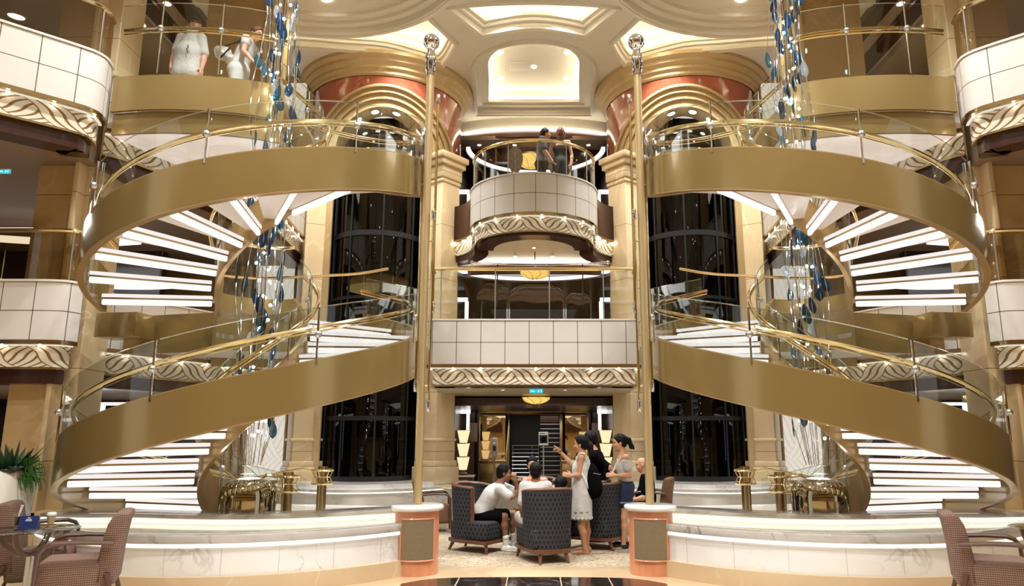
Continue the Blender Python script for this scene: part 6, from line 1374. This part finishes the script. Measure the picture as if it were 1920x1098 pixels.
s = SDF(.009); s.ell(pel+V3(0, 0, .02), V3(.135, .165, .13), None, .04); s.cone(hL, hL+(kL-hL)*.38, .105, .105, .04); s.cone(hR, hR+(kR-hR)*.38, .105, .105, .04); s.cut(pel+V3(0, 0, .12), V3(0, 0, 1)); sh_ = skin('denim_shorts', s, 'denim', t)
for hh, kk in ((hL, kL), (hR, kR)):
    c = hh+(kk-hh)*.40; g = MB(); g.tube([(c[0]+.10*math.cos(x), c[1]+.10*math.sin(x), c[2]) for x in [2*PI*i/18 for i in range(18)]], .016, 6, True); g.build('rolled_cuff', 'denimpale', sh_)
shoe(t, aL, V3(-1, -.2, 0), 'shoeblack'); shoe(t, aR, V3(-1, .1, 0), 'shoeblack')
g = MB(); cm = PX(1141, 900, D0-.1); g.tube([q(.03, -.02, -.17), PX(1163, 858, D0-.15), PX(1153, 878, D0-.17), tuple(cm)], .007, 5); g.tube([q(-.05, -.02, -.15), PX(1160, 858, D0+.05), tuple(cm)], .007, 5)
cam_t = thing('camera', 'black camera hanging from a pale neck strap in front of the ponytail girl', 'camera', tuple(cm)); g.build('neck_strap', 'strapwhite', cam_t); g = MB(); g.box(tuple(cm-V3(0, 0, .03)), (.06, .12, .08)); g.build('body', 'black', cam_t, bevel=.008); g = MB(); g.tube([tuple(cm+V3(-.02, -.01, -.03)), tuple(cm+V3(-.09, -.01, -.04))], .032, 14); g.build('lens', 'black', cam_t)

# ---- bald man seated behind the right plinth
t = person(V3(1.95, 12.55, 0), 'bald man in a black polo shirt seated in the armchair behind the right plinth')
D0 = 12.5; hc = PX(1203, 871, D0); nk = PX(1210, 887, D0); ch = PX(1213, 908, D0); pel = PX(1215, 948, D0); sL = PX(1213, 898, D0-.2); sR = PX(1211, 897, D0+.2); eL = PX(1210, 932, D0-.24); wL = PX(1190, 936, D0-.22); eR = PX(1200, 928, D0+.22); wR = PX(1184, 935, D0+.1)
hL, hR = pel+V3(-.03, -.1, -.03), pel+V3(-.03, .1, -.03); kL, kR = hL+V3(-.42, -.03, .02), hR+V3(-.42, .03, .02); aL, aR = V3(kL[0], kL[1], .09), V3(kR[0], kR[1], .09)
b = SDF(.010); torso(b, pel, ch, nk, sL, sR, 1.1, (-1, 0, 0), .04); b.cone(nk, hc-V3(-.01, 0, .05), .062, .056, .03); B, q = head(b, hc, V3(-1, .1, -.15)); arm(b, sL, eL, wL, V3(-1, .2, -.1), V3(0, 0, 1), V3(0, 1, 0), 1.15, .6); arm(b, sR, eR, wR, V3(-1, -.2, -.1), V3(0, 0, 1), V3(0, -1, 0), 1.15, .6); leg(b, hL, kL, aL, V3(-1, 0, 0), 1.05); leg(b, hR, kR, aR, V3(-1, 0, 0), 1.05); skin('body', b, 'skinlight', t); face_bits(t, q, B)
s = SDF(.010); torso(s, pel, ch, nk-V3(0, 0, .03), sL, sR, 1.17, (-1, 0, 0), .05); s.cone(sL, sL+(eL-sL)*.7, .078, .076, .03); s.cone(sR, sR+(eR-sR)*.7, .078, .076, .03); skin('polo_shirt', s, 'blackcloth', t)
s = SDF(.010); s.ell(pel, V3(.16, .18, .13), None, .04); s.cone(hL, kL, .11, .08, .04); s.cone(hR, kR, .11, .08, .04); skin('shorts', s, 'denim', t); shoe(t, aL, V3(-1, 0, 0), 'shoeblack'); shoe(t, aR, V3(-1, 0, 0), 'shoeblack')

# ---- couple on the round balcony, third deck
t = person(V3(.50, 14.35, DK3), 'woman with long auburn hair and strapless charcoal dress, back turned, on the round balcony')
fz = DK3; c0 = P(1052, 280, 14.4).x; D0 = 14.4
hc = V3(c0-.01, D0, fz+1.545); nk = hc-V3(0, 0, .15); ch = nk-V3(0, 0, .21); pel = nk-V3(0, 0, .54); sL, sR = nk+V3(-.165, 0, -.05), nk+V3(.165, 0, -.05); eL, eR = sL+V3(-.09, .02, -.27), sR+V3(.07, -.02, -.29); wL, wR = eL+V3(-.10, -.10, -.19), eR+V3(-.02, -.08, -.24)
b = SDF(.012); torso(b, pel, ch, nk, sL, sR, .92, (0, 1, 0)); b.cone(nk, hc-V3(0, 0, .05), .047, .047, .03); B, q = head(b, hc, V3(0, 1, 0)); arm(b, sL, eL, wL, V3(-.1, -.1, -1), V3(1, -.5, 0), V3(1, 0, 0), .9, .5); arm(b, sR, eR, wR, V3(-.1, -.1, -1), V3(-1, -.5, 0), V3(-1, 0, 0), .9, .5)
for sx in (-1, 1): leg(b, pel+V3(sx*.08, 0, -.05), V3(pel[0]+sx*.08, D0, fz+.48), V3(pel[0]+sx*.08, D0, fz+.075), V3(0, 1, 0), .92)
skin('body', b, 'skinpale', t); face_bits(t, q, B); s = SDF(.011); hair_cap(s, q, B, 1, .018, .04, -.12); s.ell(q(0, -.06, -.12), V3(.085, .045, .17), None, .03); skin('hair', s, 'hairred', t)
s = SDF(.012); torso(s, pel, ch, ch+V3(0, 0, .05), ch+V3(-.1, 0, 0), ch+V3(.1, 0, 0), 1.0, (0, 1, 0)); s.cone(pel, pel-V3(0, 0, .42), .17, .19, .05); s.cut(ch+V3(0, 0, .075), V3(0, 0, 1)); skin('dress', s, 'greycloth', t)
t = person(V3(.22, 14.3, DK3), 'man in a grey black shirt facing the auburn haired woman on the round balcony')
c0 = P(1019, 290, 14.3).x; D0 = 14.3; hc = V3(c0+.05, D0, fz+1.50); nk = V3(c0, D0, fz+1.36); ch = nk+V3(-.03, 0, -.20); pel = nk+V3(-.04, 0, -.54); sL, sR = nk+V3(-.03, .18, -.06), nk+V3(-.03, -.18, -.06); eR, eL = sR+V3(.05, -.05, -.28), sL+V3(.05, .05, -.28); wR, wL = eR+V3(.14, .0, -.19), eL+V3(.22, 0, -.05)
b = SDF(.012); torso(b, pel, ch, nk, sL, sR, 1.02, (1, 0, 0)); b.cone(nk, hc-V3(0, 0, .05), .055, .052, .03); B, q = head(b, hc, V3(1, .1, -.05)); arm(b, sL, eL, wL, V3(1, 0, 0), V3(0, 0, 1), V3(0, -1, 0)); arm(b, sR, eR, wR, V3(.5, 0, -.8), V3(0, 1, 0), V3(0, 1, 0))
for sy in (-1, 1): leg(b, pel+V3(0, sy*.09, -.05), V3(pel[0], D0+sy*.09, fz+.5), V3(pel[0], D0+sy*.09, fz+.09), V3(1, 0, 0))
skin('body', b, 'skinlight', t); face_bits(t, q, B); s = SDF(.011); hair_cap(s, q, B, 1, .012, .045, -.03); skin('hair', s, 'hairblack', t)
s = SDF(.012); torso(s, pel+V3(0, 0, .02), ch, nk-V3(0, 0, .03), sL, sR, 1.12, (1, 0, 0)); s.cone(sL, sL+(eL-sL)*.75, .072, .07, .03); s.cone(sR, sR+(eR-sR)*.75, .072, .07, .03); skin('shirt', s, 'greytee', t)
s = SDF(.012); s.ell(pel, V3(.15, .17, .14), None, .04)
for sy in (-1, 1): s.cone(pel+V3(0, sy*.09, -.05), V3(pel[0], D0+sy*.09, fz+.12), .10, .065, .04)
skin('trousers', s, 'blackcloth', t)

# ---- couple in white on the left landing, third deck
D0 = 10.32; x0_ = P(354, 100, D0).x
t = person(V3(x0_, D0, DK3), 'heavy man in a white polo shirt and dark cap on the upper left landing')
hc = V3(x0_+.06, D0, fz+1.60); nk = V3(x0_+.04, D0, fz+1.44); ch = V3(x0_+.02, D0, fz+1.24); pel = V3(x0_, D0, fz+.90); sR, sL = V3(x0_-.15, D0+.02, fz+1.38), V3(x0_+.18, D0, fz+1.36); eR, eL = V3(x0_-.225, D0+.02, fz+1.08), V3(x0_+.245, D0, fz+1.06); wR, wL = V3(x0_-.225, D0-.06, fz+.84), V3(x0_+.245, D0-.04, fz+.82)
b = SDF(.011); torso(b, pel, ch, nk, sL, sR, 1.0, (.1, -1, 0), .05); b.cone(nk, hc-V3(0, 0, .05), .06, .055, .03); B, q = head(b, hc, V3(.35, -1, -.1)); arm(b, sR, eR, wR, V3(0, -.1, -1), V3(.4, -1, 0), V3(1, 0, 0), 1.15, .4); arm(b, sL, eL, wL, V3(0, -.1, -1), V3(-.4, -1, 0), V3(-1, 0, 0), 1.15, .4)
for sx in (-1, 1): leg(b, pel+V3(sx*.1, 0, -.05), V3(pel[0]+sx*.11, D0, fz+.5), V3(pel[0]+sx*.12, D0, fz+.09), V3(sx*.2, -1, 0), 1.1)
skin('body', b, 'skinpale', t); face_bits(t, q, B); s = SDF(.011); s.ell(q(0, -.015, .04), V3(.085, .10, .085), B, .01); s.cut(q(0, 0, .02), B @ V3(0, .15, -1)); s2 = skin('cap', s, 'capdark', t); g = MB(); g.ell(q(0, .10, .03), (.07, .07, .008), 14, 6, Matrix([list(B[0]), list(B[1]), list(B[2])])); g.build('cap_peak', 'capdark', s2)
g = MB(); g.tube([q(-.07, .04, .004), q(-.05, .082, .006), q(0, .092, .006), q(.05, .082, .006), q(.07, .04, .004)], .007, 6); g.build('glasses', 'black', t)
s = SDF(.011); torso(s, pel+V3(0, 0, .05), ch, nk-V3(0, 0, .02), sL, sR, 1.08, (.1, -1, 0), .06); s.cone(sR, sR+(eR-sR)*.72, .072, .074, .03); s.cone(sL, sL+(eL-sL)*.85, .072, .076, .03); s.cone(pel+V3(-.04, 0, .2), pel-V3(.06, 0, .14), .155, .165, .05); s.cone(pel+V3(.04, 0, .2), pel-V3(-.06, 0, .14), .155, .165, .05); s.cone(nk-V3(0, 0, .03), nk+V3(0, 0, .015), .07, .066, .01); sh_ = skin('polo_shirt', s, 'whitecotton', t)
g = MB(); p_ = V3(x0_+.08, D0-.205, fz+1.12)
for k in range(5): g.ell(p_+V3(.012*math.sin(k*2.1), 0, -.03*k), (.010, .006, .013), 6, 5)
g.build('shirt_emblem', 'greytee', sh_)
s = SDF(.012); s.ell(pel, V3(.17, .14, .13), None, .04)
for sx in (-1, 1): s.cone(pel+V3(sx*.1, 0, -.05), V3(pel[0]+sx*.11, D0, fz+.48), .115, .09, .04)
skin('shorts', s, 'capdark', t)
D1 = 10.40; x1_ = P(455, 110, D1).x
t = person(V3(x1_, D1, DK3), 'woman with auburn hair in white top and trousers leaning over the upper left rail')
pel = V3(x1_-.05, D1, fz+.86); ch = V3(x1_+.02, D1, fz+1.14); nk = V3(x1_+.12, D1, fz+1.36); hc = V3(x1_+.20, D1-.03, fz+1.46); sR, sL = V3(x1_+.10, D1-.17, fz+1.30), V3(x1_+.10, D1+.17, fz+1.30); eR, wR = V3(x1_+.10, D1-.22, fz+1.06), V3(x1_+.25, D1-.22, fz+.90); eL, wL = V3(x1_+.16, D1+.2, fz+1.05), V3(x1_+.28, D1+.1, fz+.92)
b = SDF(.011); torso(b, pel, ch, nk, sL, sR, 1.0, (1, 0, -.3)); b.cone(nk, hc-V3(.03, 0, .05), .047, .047, .03); B, q = head(b, hc, V3(1, -.35, -.55), (.3, 0, 1)); arm(b, sR, eR, wR, V3(.7, 0, -.7), V3(0, 1, 0), V3(0, 0, -1), .95, .7); arm(b, sL, eL, wL, V3(.7, -.2, -.6), V3(0, -1, 0), V3(0, 0, -1), .95, .7)
for sy in (-1, 1): leg(b, pel+V3(0, sy*.09, -.05), V3(pel[0]+.03, D1+sy*.09, fz+.48), V3(pel[0]+.02, D1+sy*.1, fz+.09), V3(1, 0, 0))
skin('body', b, 'skinpale', t); face_bits(t, q, B); s = SDF(.011); hair_cap(s, q, B, 1, .016, .035, -.10); s.ell(q(0, -.07, -.09), V3(.08, .05, .13), B, .03); skin('hair', s, 'hairred', t)
s = SDF(.011); torso(s, pel+V3(0, 0, .05), ch, nk-(nk-ch)*.2, sL, sR, 1.08, (1, 0, -.3)); s.cone(sR, sR+(eR-sR)*.35, .068, .068, .03); s.cone(sL, sL+(eL-sL)*.35, .068, .068, .03); s.cut(nk+V3(.0, 0, .0), V3(.4, 0, 1)); skin('top', s, 'whitecotton', t)
s = SDF(.011); s.ell(pel, V3(.17, .18, .15), None, .04)
for sy in (-1, 1): s.cone(pel+V3(0, sy*.09, -.05), V3(pel[0]+.03, D1+sy*.09, fz+.48), .12, .085, .04); s.cone(V3(pel[0]+.03, D1+sy*.09, fz+.5), V3(pel[0]+.02, D1+sy*.1, fz+.12), .085, .075, .03)
skin('trousers', s, 'whitecotton', t); g = MB(); rot = Matrix([list(B[0]), list(B[1]), list(B[2])])
bc = V3(x1_-.26, D1-.12, fz+1.08)
t = thing('shoulder_bag', 'silver white shoulder bag with dark strap on the woman leaning over the rail', 'bag', tuple(bc)); s = SDF(.011); s.cone(bc+V3(-.08, 0, .06), bc+V3(.12, 0, -.1), .06, .09, .04); s.ell(bc, V3(.13, .07, .12), None, .03); skin('pouch', s, 'silverbag', t)
g = MB(); g.tube([bc+V3(.02, -.03, .1), V3(x1_-.02, D1-.12, fz+1.28), V3(x1_+.06, D1-.19, fz+1.37), V3(x1_+.09, D1-.20, fz+1.28)], .011, 6); g.tube([bc+V3(.12, -.05, .06), bc+V3(.06, -.09, -.06), bc+V3(.0, -.08, -.12)], .012, 6); g.build('strap', 'blackcloth', t)
# ================================================================ light and camera
def spot(x, y, z, e, size=100, col=(1, 1, .985), r=.12, blend=.6, tgt=None):
    l = bpy.data.lights.new('downlight_and_fill_beam', 'SPOT'); l.energy = e; l.spot_size = R(size); l.spot_blend = blend; l.color = col; l.shadow_soft_size = r
    o = bpy.data.objects.new('downlight_and_fill_beam', l); o.location = (x, y, z); C.objects.link(o)
    if tgt: o.rotation_euler = (Vector(tgt)-Vector((x, y, z))).to_track_quat('-Z', 'Y').to_euler()
    return o
def area(x, y, z, sx, sy, e, col=(1, 1, .985), rot=(0, 0, 0)):
    l = bpy.data.lights.new('unseen_area_fill', 'AREA'); l.shape = 'RECTANGLE'; l.size = sx; l.size_y = sy; l.energy = e; l.color = col  # area fill added under the deck ceilings, no fixture modelled
    o = bpy.data.objects.new('unseen_area_fill', l); o.location = (x, y, z); o.rotation_euler = rot; C.objects.link(o); return o
for sx in (1, -1):
    spot(sx*-4.4, 13.7, CEIL+.25, 900); spot(sx*-2.78, 14.75, CEIL+.5, 500); spot(sx*-.76, 13.9, CEIL+.5, 500)
    spot(sx*-3.0, 8.0, CEIL-.1, 1000, 120); spot(sx*-6.0, 6.5, CEIL-.1, 400, 120); spot(sx*-1.5, 4.0, CEIL-.1, 1100, 120); spot(sx*-5, 2.0, CEIL-.1, 900, 120)  # fill spots added above and behind the view to light the hall
    area(sx*-9, 12.5, 2.2, 2, 4, 60); area(sx*-9, 12, 5.3, 2, 4, 60); area(sx*-9.3, 12, 9.9, 2, 4, 90)
area(0, 19, 2.2, 2.5, 3, 22); area(0, 14.6, 2.38, 2.5, 1.5, 16); area(0, 19, 5.2, 2.5, 3, 14); area(0, 20.6, 9.1, 2.5, 2, 18); area(0, 15, 5.4, 1.5, .8, 12)
wd = bpy.data.worlds.new('World'); bpy.context.scene.world = wd; wd.use_nodes = True
wd.node_tree.nodes['Background'].inputs[0].default_value = (1, 1, 1, 1); wd.node_tree.nodes['Background'].inputs[1].default_value = .5
cam = bpy.data.cameras.new('camera'); co = bpy.data.objects.new('camera', cam); C.objects.link(co)
co.location = (0, 0, EYE); co.rotation_euler = (PI/2+PITCH, 0, 0)
cam.sensor_fit = 'HORIZONTAL'; cam.sensor_width = 36; cam.lens = 36*FPX/1920; cam.shift_x = -(X0-960)/1920; cam.clip_end = 200
sc = bpy.context.scene; sc.camera = co
sc.view_settings.view_transform = 'Standard'; sc.view_settings.look = 'None'; sc.view_settings.exposure = 0.52; sc.view_settings.gamma = 1
sc.view_settings.use_curve_mapping = False
sc.cycles.max_bounces = 8; sc.cycles.transparent_max_bounces = 24; sc.cycles.diffuse_bounces = 3; sc.cycles.glossy_bounces = 3; sc.cycles.transmission_bounces = 2
sc.cycles.sample_clamp_indirect = 4.0; sc.cycles.caustics_reflective = False; sc.cycles.caustics_refractive = False

# members of a set share a group phrase
import re as _re, collections as _co
cnt = _co.defaultdict(list)
for o in bpy.data.objects:
    if o.parent is None and o.get('category') and not o.get('group'): cnt[_re.sub(r'\.\d+$', '', o.name)].append(o)
PHR = {'person': None, 'balcony': 'panelled balconies of the atrium', 'ceiling_light': 'round downlights in the ceiling', 'arm_chair': None, 'glass_table': None}
for nm, ls in cnt.items():
    if len(ls) > 1 and PHR.get(nm, '') is not None:
        for o in ls: o['group'] = PHR.get(nm) or nm.replace('_', ' ')+' set of the atrium'
